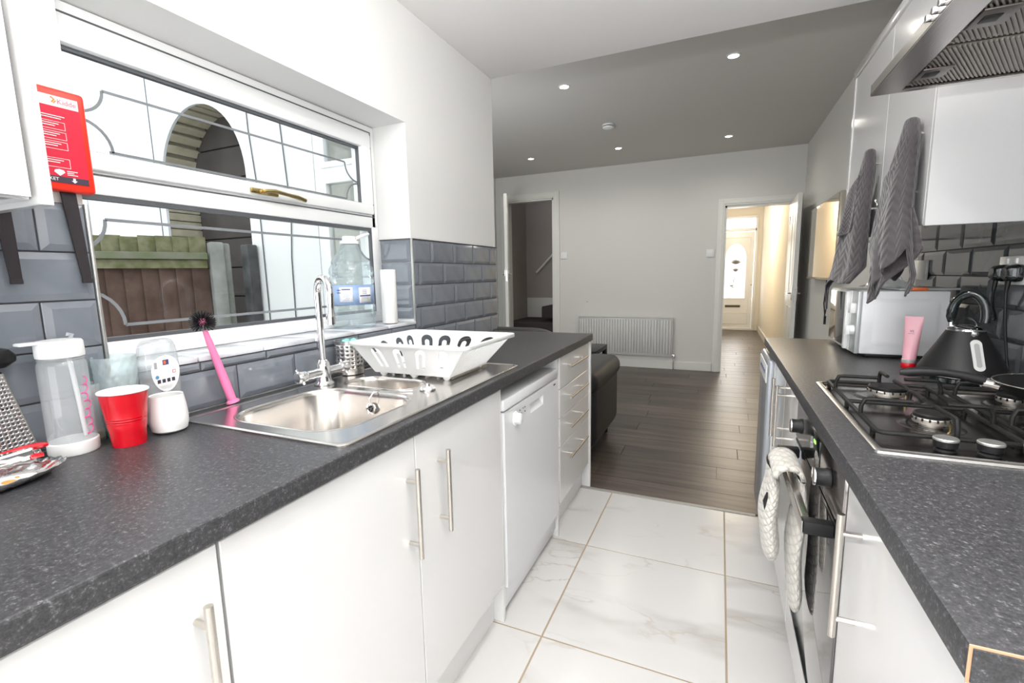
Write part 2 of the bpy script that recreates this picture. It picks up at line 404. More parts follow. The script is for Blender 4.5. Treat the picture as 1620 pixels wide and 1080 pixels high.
def text(s, size, org, xd, yd, m, parent, name='lettering', ext=.0003, align='LEFT'):
    c = bpy.data.curves.new(name, 'FONT'); c.body = s; c.size = size; c.extrude = ext; c.align_x = align
    c.materials.append(m); t_ = bpy.data.objects.new('t', c); me = bpy.data.meshes.new_from_object(t_); me.materials.clear(); me.materials.append(m); bpy.data.objects.remove(t_)
    o = bpy.data.objects.new(name, me); COL.objects.link(o); o['kind'] = 'stuff'
    xd = Vector(xd).normalized(); yd = Vector(yd).normalized(); zd = xd.cross(yd)
    T = Matrix((xd, yd, zd)).transposed().to_4x4(); T.translation = Vector(org)-ORG[parent]
    o.parent = parent; o.matrix_local = T; return o
def copy_tree(o, parent=None):
    c = o.copy(); COL.objects.link(c)
    if parent is not None: c.parent = parent
    for ch in o.children: copy_tree(ch, c)
    return c
SOL = lambda t: ('SOLIDIFY', dict(thickness=t, offset=0))
SUB = lambda n: ('SUBSURF', dict(levels=n, render_levels=n))

# ------------------------------------------------------------------ floors
bm = nb(); box(bm, -.3, 2.1, -2.1, 2.56, -.12, -.0025); FL = struct('floor', bm, GROUTB)
bm = nb(); box(bm, -1.8, 2.15, 2.56, 6.42, -.12, -.012); box(bm, 1.1, 2.1, 6.42, 11.1, -.12, -.012); FL2 = struct('floor', bm, DARKH)
ft = {}
xs = [-.435, .139, .727, 1.313, 1.90, 2.08]; ys = [-2.0, -1.015, -.416, .182, .78, 1.379, 1.978, 2.548]
for i in range(1, len(xs)-1):
    for j in range(len(ys)-1):
        w, d = xs[i+1]-xs[i]-.006, ys[j+1]-ys[j]-.006
        k = (round(w, 3), round(d, 3)); cx, cy = (xs[i]+xs[i+1])/2, (ys[j]+ys[j+1])/2
        if k not in ft:
            bm = nb(); box(bm, -w/2, w/2, -d/2, d/2, -.0024, 0, .0008, 1); o = part('tile', bm, MARB, None); ft[k] = o.data
        else: o = bpy.data.objects.new('tile', ft[k]); COL.objects.link(o)
        o.parent = FL; o.location = (cx, cy, 0)
pw = .19; pk = {}
y = 2.572; row = 0
while y < 11.0:
    y1 = min(y+pw, 11.05); x0, x1 = (-1.76, 2.08) if y < 6.3 else (1.16, 2.0)
    x = x0-random.random()*1.1
    while x < x1:
        a, b = max(x, x0), min(x+1.25, x1)
        if b-a > .03:
            k = (round(b-a, 2), round(y1-y, 3))
            if k not in pk:
                bm = nb(); box(bm, -k[0]/2+.0012, k[0]/2-.0012, -k[1]/2+.0012, k[1]/2-.0012, -.011, 0, .001, 1); o = part('plank', bm, WOODM, None); pk[k] = o.data
            else: o = bpy.data.objects.new('plank', pk[k]); COL.objects.link(o)
            o.parent = FL2; o.location = ((a+b)/2, (y+y1)/2, 0)
        x += 1.25
    y += pw; row += 1
bm = nb(); box(bm, .02, 1.46, 2.549, 2.571, -.004, .004, .002, 2); struct('trim_1', bm, mat('threshold_metal', (.42, .41, .38), .5, .6), label='pale metal threshold strip between tiles and planks')

# ------------------------------------------------------------------ walls
def boxes(L):
    bm = nb()
    for b in L: box(bm, *b)
    return bm
WL = struct('wall_left', boxes([(-.165, 0, -2.1, .575, -.1, 2.36), (-.28, -.165, -2.1, .50, -.1, 2.36), (-.28, -.165, .50, .575, -.1, 1.035), (-.28, -.165, .50, .575, 1.895, 2.36), (-.28, 0, .575, 1.74, -.1, 1.035), (-.28, 0, .575, 1.74, 1.895, 2.36), (-.28, 0, 1.74, 2.59, -.1, 2.36)]), PAINT)
WR = struct('wall_right', boxes([(2.08, 2.2, -2.1, 6.42, -.1, 2.75)]), LWALL)
struct('wall_rear', boxes([(-.28, .1, -2.2, -2.1, -.1, 2.36), (1.9, 2.2, -2.2, -2.1, -.1, 2.36), (.1, 1.9, -2.2, -2.1, 2.3, 2.36)]), PAINT)  # unseen wall, with an opening added to let light in
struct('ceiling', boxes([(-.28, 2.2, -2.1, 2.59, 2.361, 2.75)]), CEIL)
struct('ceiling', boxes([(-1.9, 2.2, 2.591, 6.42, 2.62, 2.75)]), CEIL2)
struct('wall_back', boxes([(-1.9, -1.6, 6.3, 6.42, -.1, 2.62), (-1.6, -.88, 6.3, 6.42, 2.285, 2.62), (-.88, 1.265, 6.3, 6.42, -.1, 2.62), (1.265, 1.98, 6.3, 6.42, 2.02, 2.62), (1.98, 2.08, 6.3, 6.42, -.1, 2.62)]), LWALL)
struct('wall_living_left', boxes([(-1.9, -1.76, 2.6, 6.3, -.1, 2.62)]), LWALL)
LW = struct('wall_living_rear', boxes([(-1.9, -1.26, 2.45, 2.6, -.1, 2.75), (-.4, -.28, 2.45, 2.6, -.1, 2.75), (-1.26, -.4, 2.45, 2.6, -.1, .6), (-1.26, -.4, 2.45, 2.6, 2.3, 2.75)]), PAINT)
# stair cupboard and hall beyond
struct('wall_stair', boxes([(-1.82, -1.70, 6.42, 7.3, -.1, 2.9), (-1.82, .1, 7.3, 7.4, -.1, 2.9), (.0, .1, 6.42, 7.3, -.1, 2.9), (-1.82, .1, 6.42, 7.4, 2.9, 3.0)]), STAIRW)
struct('wall_hall', boxes([(1.05, 1.16, 6.42, 11.0, -.1, 2.52), (2.0, 2.12, 6.42, 11.0, -.1, 2.52), (1.05, 1.12, 11.0, 11.12, -.1, 2.52), (1.92, 2.12, 11.0, 11.12, -.1, 2.52), (1.12, 1.92, 11.0, 11.12, 2.36, 2.52)]), HALLW)
struct('ceiling', boxes([(1.05, 2.12, 6.42, 11.12, 2.52, 2.6)]), HALLW)
# skirtings
for nm, b in (('baseboard_back', (-.79, 1.185, 6.283, 6.299, 0, .105)), ('baseboard_right', (2.064, 2.079, 2.75, 6.28, 0, .105)), ('baseboard_hall', (1.984, 1.999, 6.43, 10.98, 0, .12))):
    bm = nb(); box(bm, *b, .004); struct(nm, bm, TRIMW)
# architraves
def architrave(name, x0, x1, z0, z1, w, yf=6.299):
    bm = nb()
    for a, b in ((x0-w, x0), (x1, x1+w)):
        box(bm, a, b, yf-.018, yf, z0, z1+w, .004); box(bm, a+.018 if a < x0 else a+.02, b-.02 if a < x0 else b-.018, yf-.026, yf-.017, z0, z1+w-.02, .003)
    box(bm, x0, x1, yf-.018, yf, z1, z1+w, .004); box(bm, x0-.02, x1+.02, yf-.026, yf-.017, z1+.02, z1+w-.018, .003)
    box(bm, x0-.0, x0+.022, yf, yf+.12, z0, z1); box(bm, x1-.022, x1, yf, yf+.12, z0, z1); box(bm, x0, x1, yf, yf+.12, z1-.022, z1)
    return struct(name, bm, TRIMW)
architrave('trim_2', -1.59, -.885, 0, 2.28, .085); architrave('trim_3', 1.27, 1.975, 0, 2.012, .08)

# ------------------------------------------------------------------ metro tiles
tile_cache = {}
def metro(u0, u1, v0, v1, fn, m, parent, rotm):
    """bevelled tile covering u0..u1, v0..v1 on a wall; rotm columns = (u dir, v dir, normal)"""
    g = .0015; w, h = u1-u0-2*g, v1-v0-2*g
    if w < .008 or h < .008: return
    k = (round(w, 3), round(h, 3), m.name, tuple(round(c, 2) for r in rotm for c in r))
    if k not in tile_cache:
        bm = nb(); be = min(.014, w*.3, h*.3)
        a = [(-w/2, -h/2), (w/2, -h/2), (w/2, h/2), (-w/2, h/2)]; sc = lambda e, z: [rotm @ Vector((x-math.copysign(e, x), y-math.copysign(e, y), z)) for x, y in a]
        loft(bm, [sc(0, 0), sc(0, .0035), sc(.001, .0045), sc(be, .0085)], False, True)
        bmesh.ops.recalc_face_normals(bm, faces=bm.faces[:])
        o = part('tile', bm, m, None, flat=True); tile_cache[k] = o.data
    else: o = bpy.data.objects.new('tile', tile_cache[k]); COL.objects.link(o)
    o.parent = parent; o.location = Vector(fn((u0+u1)/2, (v0+v1)/2)); return o
def courses(u0, u1, rows, fn, m, parent, rotm, pitch, offs):
    for (v0, v1), of in zip(rows, offs):
        k = math.floor((u0-of)/pitch); 
        while of+k*pitch < u1:
            a, b = max(u0, of+k*pitch), min(u1, of+(k+1)*pitch); metro(a, b, v0, v1, fn, m, parent, rotm); k += 1
RL = Matrix(((0, 0, 1), (1, 0, 0), (0, 1, 0)))       # u = +y, v = +z, n = +x
RR = Matrix(((0, 0, -1), (-1, 0, 0), (0, 1, 0)))     # u = -y, v = +z, n = -x
RF = Matrix(((1, 0, 0), (0, 0, -1), (0, 1, 0)))      # u = +x, n = -y
rows5 = [(.91+.1*i, 1.01+.1*i) for i in range(5)]
P = .205
bm = nb(); box(bm, 0, .001, -.4, .575, .911, 1.41); box(bm, 0, .001, .575, 1.74, .911, 1.035); box(bm, 0, .001, 1.74, 2.59, .911, 1.41); GB = part('grout_bed', bm, GROUT, WL, flat=True)
fL = lambda u, v: (.001, u, v)
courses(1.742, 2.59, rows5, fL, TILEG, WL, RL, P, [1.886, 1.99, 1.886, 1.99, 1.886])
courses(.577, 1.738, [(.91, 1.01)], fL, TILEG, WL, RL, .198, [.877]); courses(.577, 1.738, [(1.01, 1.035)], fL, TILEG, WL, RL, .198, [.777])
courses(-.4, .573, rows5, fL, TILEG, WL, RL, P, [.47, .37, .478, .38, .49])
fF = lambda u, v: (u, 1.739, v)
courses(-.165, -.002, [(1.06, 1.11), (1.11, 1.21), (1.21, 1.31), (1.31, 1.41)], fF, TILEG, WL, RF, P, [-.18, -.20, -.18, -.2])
bm = nb(); box(bm, -.0005, .0105, 1.7345, 1.7425, 1.036, 1.412, .002); box(bm, -.0005, .0105, .5725, .5795, 1.036, 1.412, .002)
part('tile_trim', bm, ALU, WL)
bm = nb(); box(bm, .0, .0095, 1.743, 2.592, 1.4105, 1.4135); box(bm, -.165, 0, 1.7305, 1.7395, 1.4105, 1.4135); part('tile_top_trim', bm, GROUT, WL)
# tiled window sill
for k in range(6):
    bm = nb(); a = .578+k*.1935; box(bm, -.165, .010, a+.001, a+.1915, 1.036, 1.05, .003); part('sill_tile', bm, SILL, WL)
bm = nb(); box(bm, 2.0785, 2.0795, .5, 2.75, .911, 1.41); part('grout_bed', bm, GROUT, WR, flat=True)
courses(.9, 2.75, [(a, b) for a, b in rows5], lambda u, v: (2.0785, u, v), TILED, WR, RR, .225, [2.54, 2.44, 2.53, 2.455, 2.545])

# ------------------------------------------------------------------ kitchen window
win = root('window_1', (-.17, 1.15, 1.05), kind='structure')
fx = -.168
def ring(y0, y1, z0, z1, w, x0, x1, r=.006, wb=None, wt=None):
    bm = nb(); wb = wb or w; wt = wt or w
    box(bm, x0, x1, y0, y1, z0, z0+wb, r); box(bm, x0, x1, y0, y1, z1-wt, z1, r); box(bm, x0, x1, y0, y0+w, z0+wb*.9, z1-wt*.9, r); box(bm, x0, x1, y1-w, y1, z0+wb*.9, z1-wt*.9, r); return bm
bm = ring(.502, 1.737, 1.052, 1.893, .045, -.235, fx)
box(bm, -.235, fx, .52, 1.72, 1.462, 1.528, .005)
part('frame', bm, UPVC, win)
sash = part('sash', ring(.535, 1.70, 1.518, 1.855, .06, -.215, fx+.014, .008, wb=.045), UPVC, win)
bm = ring(.53, 1.712, 1.508, 1.868, .004, fx-.003, fx+.002, 0); part('gasket', bm, GASK, win)
bm = ring(.59, 1.643, 1.56, 1.798, .006, fx-.02, fx-.004, 0, wt=.012); part('gasket', bm, GASK, sash)
bm = ring(.545, 1.694, 1.095, 1.463, .007, fx-.02, fx-.004, 0, wt=.014, wb=.012); part('gasket', bm, GASK, win)
bm = nb(); box(bm, -.2, -.194, .545, 1.695, 1.095, 1.463); part('pane', bm, WGLASS, win, flat=True)
bm = nb(); box(bm, -.2, -.194, .592, 1.645, 1.56, 1.80); part('pane', bm, WGLASS, sash, flat=True)
def ribbon(bm, pts, w, x):
    pts = [Vector((x, a, b)) for a, b in pts]
    rg = []
    for i, p in enumerate(pts):
        d = (pts[min(i+1, len(pts)-1)]-pts[max(i-1, 0)]).normalized(); n = Vector((0, -d.z, d.y))*w/2
        rg.append([p-n+Vector((-.0006, 0, 0)), p+n+Vector((-.0006, 0, 0)), p+n+Vector((.0012, 0, 0)), p-n+Vector((.0012, 0, 0))])
    loft(bm, rg)
def arcp(cy, cz, r, a0, a1, n=8): return [(cy+r*cos(radians(a0+(a1-a0)*k/n)), cz+r*sin(radians(a0+(a1-a0)*k/n))) for k in range(n+1)]
bm = nb()
for top, bot, yl, yr, r in ((1.722, 1.575, .735, 1.575, .065),):
    ribbon(bm, [(yl, top), (yr, top)], .007, -.1925); ribbon(bm, [(yl, bot), (yr, bot)], .007, -.1925)
    ribbon(bm, arcp(yl-.062, top, .062, 0, -90), .007, -.1925); ribbon(bm, arcp(yl-.062, bot+.0, .07, 0, 90), .007, -.1925)
    ribbon(bm, arcp(yr+.07, top, .07, 180, 270), .007, -.1925); ribbon(bm, arcp(yr+.07, bot, .07, 180, 90), .007, -.1925)
part('lead_strips', bm, LEAD, sash)
bm = nb()
ribbon(bm, [(.705, 1.405), (1.625, 1.405)], .008, -.1925); ribbon(bm, [(.72, 1.135), (1.625, 1.135)], .008, -.1925)
ribbon(bm, arcp(.625, 1.405, .08, 0, -90), .008, -.1925); ribbon(bm, arcp(.625, 1.135, .095, 0, 90), .008, -.1925)
ribbon(bm, arcp(1.705, 1.405, .08, 180, 270), .008, -.1925); ribbon(bm, arcp(1.705, 1.135, .08, 180, 90), .008, -.1925)
part('lead_strips', bm, LEAD, win)
bm = nb(); box(bm, fx+.013, fx+.022, 1.095, 1.20, 1.525, 1.543, .004); box(bm, fx+.02, fx+.034, 1.13, 1.155, 1.526, 1.542, .004)
tube(bm, [(fx+.034, 1.135, 1.535), (fx+.042, 1.17, 1.538), (fx+.04, 1.22, 1.534), (fx+.034, 1.27, 1.532), (fx+.036, 1.30, 1.525)], [.006, .007, .006, .0075, .007], 10)
part('handle', bm, BRASS, sash)
bm = nb(); box(bm, fx-.001, fx+.012, .6, 1.72, 1.05, 1.075, .004); part('sill_bead', bm, UPVC, win)

# ------------------------------------------------------------------ outside
bm = nb(); box(bm, -9, -.28, -4, 2.45, -.2, -.1); struct('ground', bm, PAVE)
# neighbour's white painted wall with an arch, built as a plate in the x-z plane
ac, ar, az = -2.41, .485, 2.0
outer = [(-1.9, -.1), (-1.9, 3.3), (-9, 3.3), (-9, -.1)]
lp = [(-1.9, -.1), (-1.9, 3.3), (-9, 3.3), (-9, -.1), (ac-ar, -.1)] + [(ac+ar*cos(radians(a)), az+.56*sin(radians(a))) for a in range(180, -1, -6)] + [(ac+ar, -.1)]
bm = nb(); plate(bm, [lp], lambda u, v, w: (u, 2.46+w, v), .02)
NW = struct('wall_neighbour', bm, NWALL)
lp = [(-1.9, -.1), (-1.9, 3.3), (-5, 3.3), (-5, -.1), (ac-ar-.03, -.1)] + [(ac+(ar+.03)*cos(radians(a)), az+.59*sin(radians(a))) for a in range(180, -1, -6)] + [(ac+ar+.03, -.1)]
bm = nb(); plate(bm, [lp], lambda u, v, w: (u, 2.4801+w, v), .29); part('wall_core', bm, mat('lime_mortar', (.30, .28, .22), .9), NW)
k = 0
for i in range(14):
    z = 1.10+i*.065
    if z > 1.95: break
    bm = nb(); box(bm, ac-ar-.036, ac-ar-.002, 2.482, 2.78, z, z+.058, .003, 1); part('brick', bm, ARCHR if z < 1.5 else ARCHB, NW)
for i in range(18):
    a = radians(178-i*10); R = Matrix.Rotation(-a, 3, 'Y')
    bm = nb(); box(bm, -.02, .02, -.162, .162, -.032, .032, .003, 1, R); bmesh.ops.translate(bm, verts=bm.verts, vec=(ac+(ar+.019)*cos(a), 2.645, az+(.56+.019)*sin(a))); part('brick', bm, ARCHB, NW)
bm = nb()
for i in range(9): box(bm, ac-ar+.03, ac+ar-.02, 2.72, 2.735, .4+i*.24, .4+i*.24+.23, .003, 1)
part('arch_shade_boards', bm, ARCHD, NW)  # added dark boards stand in for the shade inside the arch
bm = nb(); box(bm, ac-.5, ac+.5, 2.74, 2.76, -.1, 2.7); part('arch_shade_backing', bm, DARKH, NW)  # black sheet deepening the arch's dark inside
# eaves / sill pieces of the neighbour
bm = nb(); box(bm, -5.4, -3.9, 2.36, 2.46, 1.53, 1.60, .01); box(bm, -5.3, -4.0, 2.40, 2.46, 1.6, 2.4, .01); part('bay_panel', bm, UPVC, NW)
# cables and rain pipe
bm = nb(); tube(bm, [(-1.55, 2.443, 3.2), (-1.53, 2.443, 2.3), (-1.49, 2.443, 1.7), (-1.52, 2.443, 1.4), (-1.53, 2.443, .9), (-1.55, 2.443, -.1)], .004, 6)
tube(bm, [(-1.86, 2.443, 3.2), (-1.84, 2.443, 2.3), (-1.80, 2.443, 1.9), (-1.79, 2.443, .9), (-1.80, 2.443, -.1)], .004, 6); tube(bm, [(-2.95, 2.443, 3.2), (-2.94, 2.443, 1.3)], .004, 6)
thing('wall_cable', bm, GASK, 'thin dark cables running down the white painted wall outside', 'cable')
bm = nb(); box(bm, -1.93, -1.85, 2.36, 2.44, -.1, 1.50, .01); part('downpipe', bm, mat('dark_pipe', (.02, .02, .022), .6, var=(9, (.07, .07, .07))), None, 'dark square rain pipe standing between concrete post and white wall', cat='pipe')
# fence
f0, f1 = Vector((-2.62, .83, 0)), Vector((-2.045, 2.25, 0))
fd = (f1-f0).normalized(); fn_ = Vector((fd.y, -fd.x, 0))
fence = root('fence', f0, 'mossy brown feather-edge wooden fence outside the kitchen window', 'fence')
Rf = Matrix.Rotation(math.atan2(fd.y, fd.x), 3, 'Z')
def fbox(bm, s0, s1, n0, n1, z0, z1, r=.002, tw=0):
    t = nb(); box(t, s0, s1, n0, n1, z0, z1, r, 1)
    if tw: 
        for v in t.verts: v.co.y += (v.co.x-s0)*tw
    for v in t.verts: v.co = Rf @ Vector((v.co.x, -v.co.y, v.co.z))+f0
    merge(bm, t)
Lf = (f1-f0).length-.06
s = 0; i = 0
while s < Lf-.04:
    w = .092; ht = 1.545+random.uniform(-.008, .008)
    bm = nb(); fbox(bm, s, s+w+.01, 0, .014, -.08, 1.38, .002, -.2); bd = part('board', bm, WOODF, fence)
    bm = nb(); fbox(bm, s, s+w+.01, 0, .0145, 1.3805, ht, .002, -.2); part('board_top', bm, WOODG, bd)
    s += w; i += 1
bm = nb(); fbox(bm, 0, Lf, .02, .06, 1.395, 1.44); part('rail', bm, RAILW, fence)
bm = nb(); fbox(bm, 0, Lf, .02, .035, 1.335, 1.392); part('rail', bm, WOODG, fence)
bm = nb(); fbox(bm, 0, Lf, .02, .06, -.05, .1); part('gravel_board', bm, CONC, fence)
post = nb(); t = nb(); box(t, -.045, .045, -.04, .04, -.1, 1.515, .012, 2, None)
for v in t.verts: v.co = Rf @ v.co + f0 + fd*(Lf+.06) + fn_*.03
merge(post, t); t = nb(); box(t, -.03, .03, -.035, .035, -.1, 1.51, .012, 2, None)
for v in t.verts: v.co = Rf @ v.co + f0 + fd*(Lf+.12) + fn_*.0
merge(post, t)
thing('fence_post', post, CONC, 'pale weathered concrete post at the end of the wooden fence', 'post')
# tree beyond the fence (seen mirrored in the living room's window panes)
tr = root('garden_tree', (-4.6, -1.6, -.1), 'leafy green tree beyond the fence, mirrored in the outside window', 'tree')
bm = nb(); tube(bm, [(-4.6, -1.6, -.1), (-4.55, -1.55, 1.2), (-4.65, -1.6, 2.2)], [.11, .08, .04], 8); part('trunk', bm, WOODF, tr)
bm = nb()
for i in range(2600):
    a, b, r = random.uniform(0, 2*pi), random.uniform(-1, 1), random.random()**.4*1.35
    c = Vector((-4.6, -1.6, 2.3))+Vector((cos(a)*math.sqrt(1-b*b), sin(a)*math.sqrt(1-b*b), b*.9))*r
    d = Vector((random.gauss(0, 1), random.gauss(0, 1), random.gauss(0, 1))).normalized(); u, w = frame_of(d); s = random.uniform(.04, .075)
    bm.faces.new([bm.verts.new(c+u*s), bm.verts.new(c+w*s*.5), bm.verts.new(c-u*s), bm.verts.new(c-w*s*.5)])
part('foliage', bm, LEAF, tr, kind='stuff', flat=True)
# living room's rear window
lw = root('window_2', (-.95, 2.5, .6), kind='structure')
def xring(x0, x1, z0, z1, w, y0, y1, r=.006):
    bm = nb(); box(bm, x0, x1, y0, y1, z0, z0+w, r); box(bm, x0, x1, y0, y1, z1-w, z1, r); box(bm, x0, x0+w, y0, y1, z0+w*.9, z1-w*.9, r); box(bm, x1-w, x1, y0, y1, z0+w*.9, z1-w*.9, r); return bm
bm = xring(-1.258, -.402, .602, 2.298, .06, 2.452, 2.53); box(bm, -1.21, -.45, 2.452, 2.53, 1.90, 1.97, .006); box(bm, -.86, -.80, 2.453, 2.529, .65, 1.91, .006)
part('frame', bm, UPVC, lw)
for a, b, c, d in ((-1.20, -.86, .66, 1.905), (-.80, -.46, .66, 1.905), (-1.20, -.46, 1.965, 2.24)):
    bm = xring(a, b, c, d, .04, 2.445, 2.5); s_ = part('sash', bm, UPVC, lw)
    bm = nb(); box(bm, a+.035, b-.035, 2.475, 2.481, c+.035, d-.035); part('pane', bm, WGLASS, s_, flat=True)

# ------------------------------------------------------------------ handles
def bar_handle(y, z0, z1, x, s, parent, r=.0062, horizontal=None):
    """bar parallel to the front at distance .032; s = +1 faces +x, -1 faces -x"""
    bm = nb(); xo = x+s*.032
    if horizontal:
        y0, y1 = horizontal; tube(bm, [(xo, y0, z0), (xo, y1, z0)], r, 12); L = y1-y0
        for yy in (y0+.18*L, y1-.18*L): tube(bm, [(x, yy, z0), (xo, yy, z0)], r*.8, 10)
    else:
        tube(bm, [(xo, y, z0), (xo, y, z1)], r, 12); L = z1-z0
        for zz in (z0+.15*L, z1-.15*L): tube(bm, [(x, y, zz), (xo, y, zz)], r*.8, 10)
    return part('handle', bm, HANDLE, parent)
def cabinet(name, y0, y1, s, xw, xf, doors, label, z0=.15, z1=.868, handles=(), plinth=True, kickx=None, dz=None):
    """xw wall side, xf front of the doors; s=+1 front faces +x"""
    r = root(name, ((xw+xf)/2, (y0+y1)/2, 0), label, 'cabinet')
    xb = xw+s*.01; xc = xf-s*.02; bm = nb()
    box(bm, xb, xc, y0+.001, y0+.019, z0, z1); box(bm, xb, xc, y1-.019, y1-.001, z0, z1); box(bm, xb, xc, y0+.019, y1-.019, z0, z0+.018); box(bm, xb, xb+s*.008, y0+.019, y1-.019, z0+.018, z1)
    part('carcass', bm, CARC, r, flat=True)
    for i, (a, b) in enumerate(doors):
        bm = nb(); box(bm, xc+s*.001, xf, a+.0015, b-.0015, (dz or z0)+.005, z1-.004, .0015, 1); d = part('door', bm, GLOSSW, r)
        if i < len(handles) and handles[i]: bar_handle(handles[i], .575, .80, xf, s, d) if s > 0 else bar_handle(handles[i], .6, .83, xf, s, d)
    if plinth: bm = nb(); box(bm, xf-s*.06, xf-s*.045, y0, y1, 0.001, z0-.003); part('plinth', bm, CARC, r, flat=True)
    return r
XL = .585
cabinet('base_cabinet', -.09, .409, 1, 0, XL, [(-.09, .409)], 'white gloss base unit at the near left, under the cups and plate', handles=(.368,))
cabinet('base_cabinet', .411, 1.386, 1, 0, XL, [(.411, .899), (.899, 1.386)], 'wide white gloss double base unit under the sink', handles=(.862, .998))
bm = nb(); box(bm, .01, .578, 1.388, 1.404, .001, .868); thing('end_panel', bm, CARC, 'white upright end panel between sink unit and dishwasher', 'panel')
# drawer unit
r = root('drawer_unit', (.29, 2.29, 0), 'narrow white gloss unit of four drawers beside the dishwasher', 'drawers')
bm = nb(); box(bm, .01, .563, 2.012, 2.03, .15, .868); box(bm, .01, .563, 2.55, 2.567, .15, .868); box(bm, .01, .563, 2.03, 2.55, .15, .168); box(bm, .01, .02, 2.03, 2.55, .168, .868)
part('carcass', bm, CARC, r, flat=True)
for (a, b), hz in zip(((.715, .864), (.575, .712), (.435, .572), (.152, .432)), (.812, .66, .515, .365)):
    bm = nb(); box(bm, .565, XL, 2.03, 2.556, a, b, .0015, 1); d = part('drawer', bm, GLOSSW, r); bar_handle(0, hz, 0, XL, 1, d, horizontal=(2.1, 2.42), r=.006)
bm = nb(); box(bm, .525, .54, 2.012, 2.567, .001, .147); part('plinth', bm, CARC, r, flat=True)
bm = nb(); box(bm, .01, .592, 2.569, 2.588, .001, .8705); thing('end_panel', bm, GLOSSW, 'white gloss end panel closing the drawer unit towards the living room', 'panel')
bm = nb(); box(bm, .01, .583, 1.998, 2.010, .001, .868); thing('end_panel', bm, CARC, 'thin white panel between dishwasher and drawers', 'panel')

# ------------------------------------------------------------------ dishwasher
dw = root('dishwasher', (.3, 1.70, 0), 'white freestanding dishwasher with round dial and recessed grip', 'dishwasher')
bm = nb(); box(bm, .02, .565, 1.408, 1.994, .02, .80, .004); part('body', bm, PLW2, dw)
bm = nb(); box(bm, .02, .588, 1.407, 1.995, .782, .822, .005); part('lid', bm, PLW2, dw)
bm = nb(); lp0 = [(1.409, .125), (1.993, .125), (1.993, .777), (1.409, .777)]; hole = [(1.648, .708), (1.795, .708), (1.795, .748), (1.648, .748)]
plate(bm, [lp0, hole], lambda u, v, w: (.566+w, u, v), .022); box(bm, .5665, .570, 1.647, 1.796, .707, .749)
t = nb(); loft(t, [[Vector((.5875, a, b)) for a, b in hole], [Vector((.571, a, b)) for a, b in ((1.66, .735), (1.785, .735), (1.79, .747), (1.655, .747))]], False, True); merge(bm, t)
d = part('door', bm, PLW2, dw, ang=20)
bm = nb(); box(bm, .55, .572, 1.409, 1.993, .045, .12, .003); part('kick_panel', bm, PLW2, dw)
bm = nb()
for a in (1.43, 1.97):
    for b in (.08, .53): cyl(bm, (b, a, 0), (b, a, .03), .018)
part('feet', bm, BLACKM, dw)
Rx = Matrix(((0, 0, 1), (1, 0, 0), (0, 1, 0)))
bm = nb(); lathe(bm, [(0, 0), (.026, 0), (.026, .003), (.021, .005), (.020, .022), (.017, .024), (0, .024)], (.588, 1.505, .732), 24, axis=Rx); part('dial', bm, PLW, d)
bm = nb()
for i in range(4):
    for j in range(2):
        if (i+j) % 3 != 2: lathe(bm, [(0, 0), (.0035, 0), (.003, .002), (0, .002)], (.588, 1.545+i*.016, .735+j*.016), 8, axis=Rx)
part('indicator_marks', bm, GASK, d)
text('beko', .014, (.5885, 1.93, .755), (0, 1, 0), (0, 0, 1), DARKP, d)

# ------------------------------------------------------------------ left worktop, sink
SR = rrect(.14, .50, .725, 1.06, .09, 8)
SR2 = rrect(.155, .42, 1.10, 1.235, .06, 8)
cut = rrect(.12, .52, .70, 1.26, .05, 4)
outer = [(.009, -.1), (.6, -.1), (.6, 2.592), (.009, 2.592)]
bm = nb(); plate(bm, [outer, cut], lambda u, v, w: (u, v, .872+w), .038)
thing('worktop', bm, WORK, 'long dark speckled worktop on the window side holding the sink', 'worktop', flat=True, mods=[('BEVEL', dict(width=.004, segments=2, limit_method='ANGLE', angle_limit=radians(60)))])
sk = root('sink', (.32, 1.12, .91), 'stainless steel inset sink with main bowl, half bowl and drainer', 'sink')
so = rrect(.066, .578, .676, 1.578, .022, 5)
bm = nb(); plate(bm, [so, SR, SR2], lambda u, v, w: (u, v, .9105+w), .004)
# raised rim and drainer grooves
rim = lambda e, z: [Vector((x+(e if x < .32 else -e), y+(e if y < 1.12 else -e), z)) for x, y in so]
loft(bm, [rim(0, .9145), rim(.003, .9168), rim(.009, .9168), rim(.013, .9146)], False, False)
part('deck', bm, SINKM, sk, ang=40)
for k in range(7):
    bm = nb(); x = .19+k*.045; tube(bm, [(x, 1.275, .9148), (x, 1.30, .9165), (x, 1.50, .9165), (x, 1.535, .9148)], .006, 8); part('drainer_rib', bm, SINKM, sk)
def bowl(loop, depth, cxy, nm, e0=.004):
    cx, cy = cxy; bm = nb()
    sc = lambda f, z: [Vector((cx+(x-cx)*f, cy+(y-cy)*f, z)) for x, y in loop]
    loft(bm, [sc(1.035, .9146), sc(1.02, .9162), sc(1.0, .9150), sc(.985, .908), sc(.97, .90), sc(.93, .905-depth*.85), sc(.88, .905-depth*.96), sc(.75, .905-depth), sc(.12, .905-depth-.004)], False, True)
    return part(nm, bm, SINKM, sk, ang=60)
B1 = bowl(SR, .16, (.32, .8925), 'main_bowl'); B2 = bowl(SR2, .10, (.2875, 1.1675), 'half_bowl')
bm = nb(); lathe(bm, [(.0, 0), (.04, 0), (.042, .003), (.036, .004), (.03, .001), (0, .001)], (.32, .8925, .7425), 24); part('drain', bm, CHROME, B1)
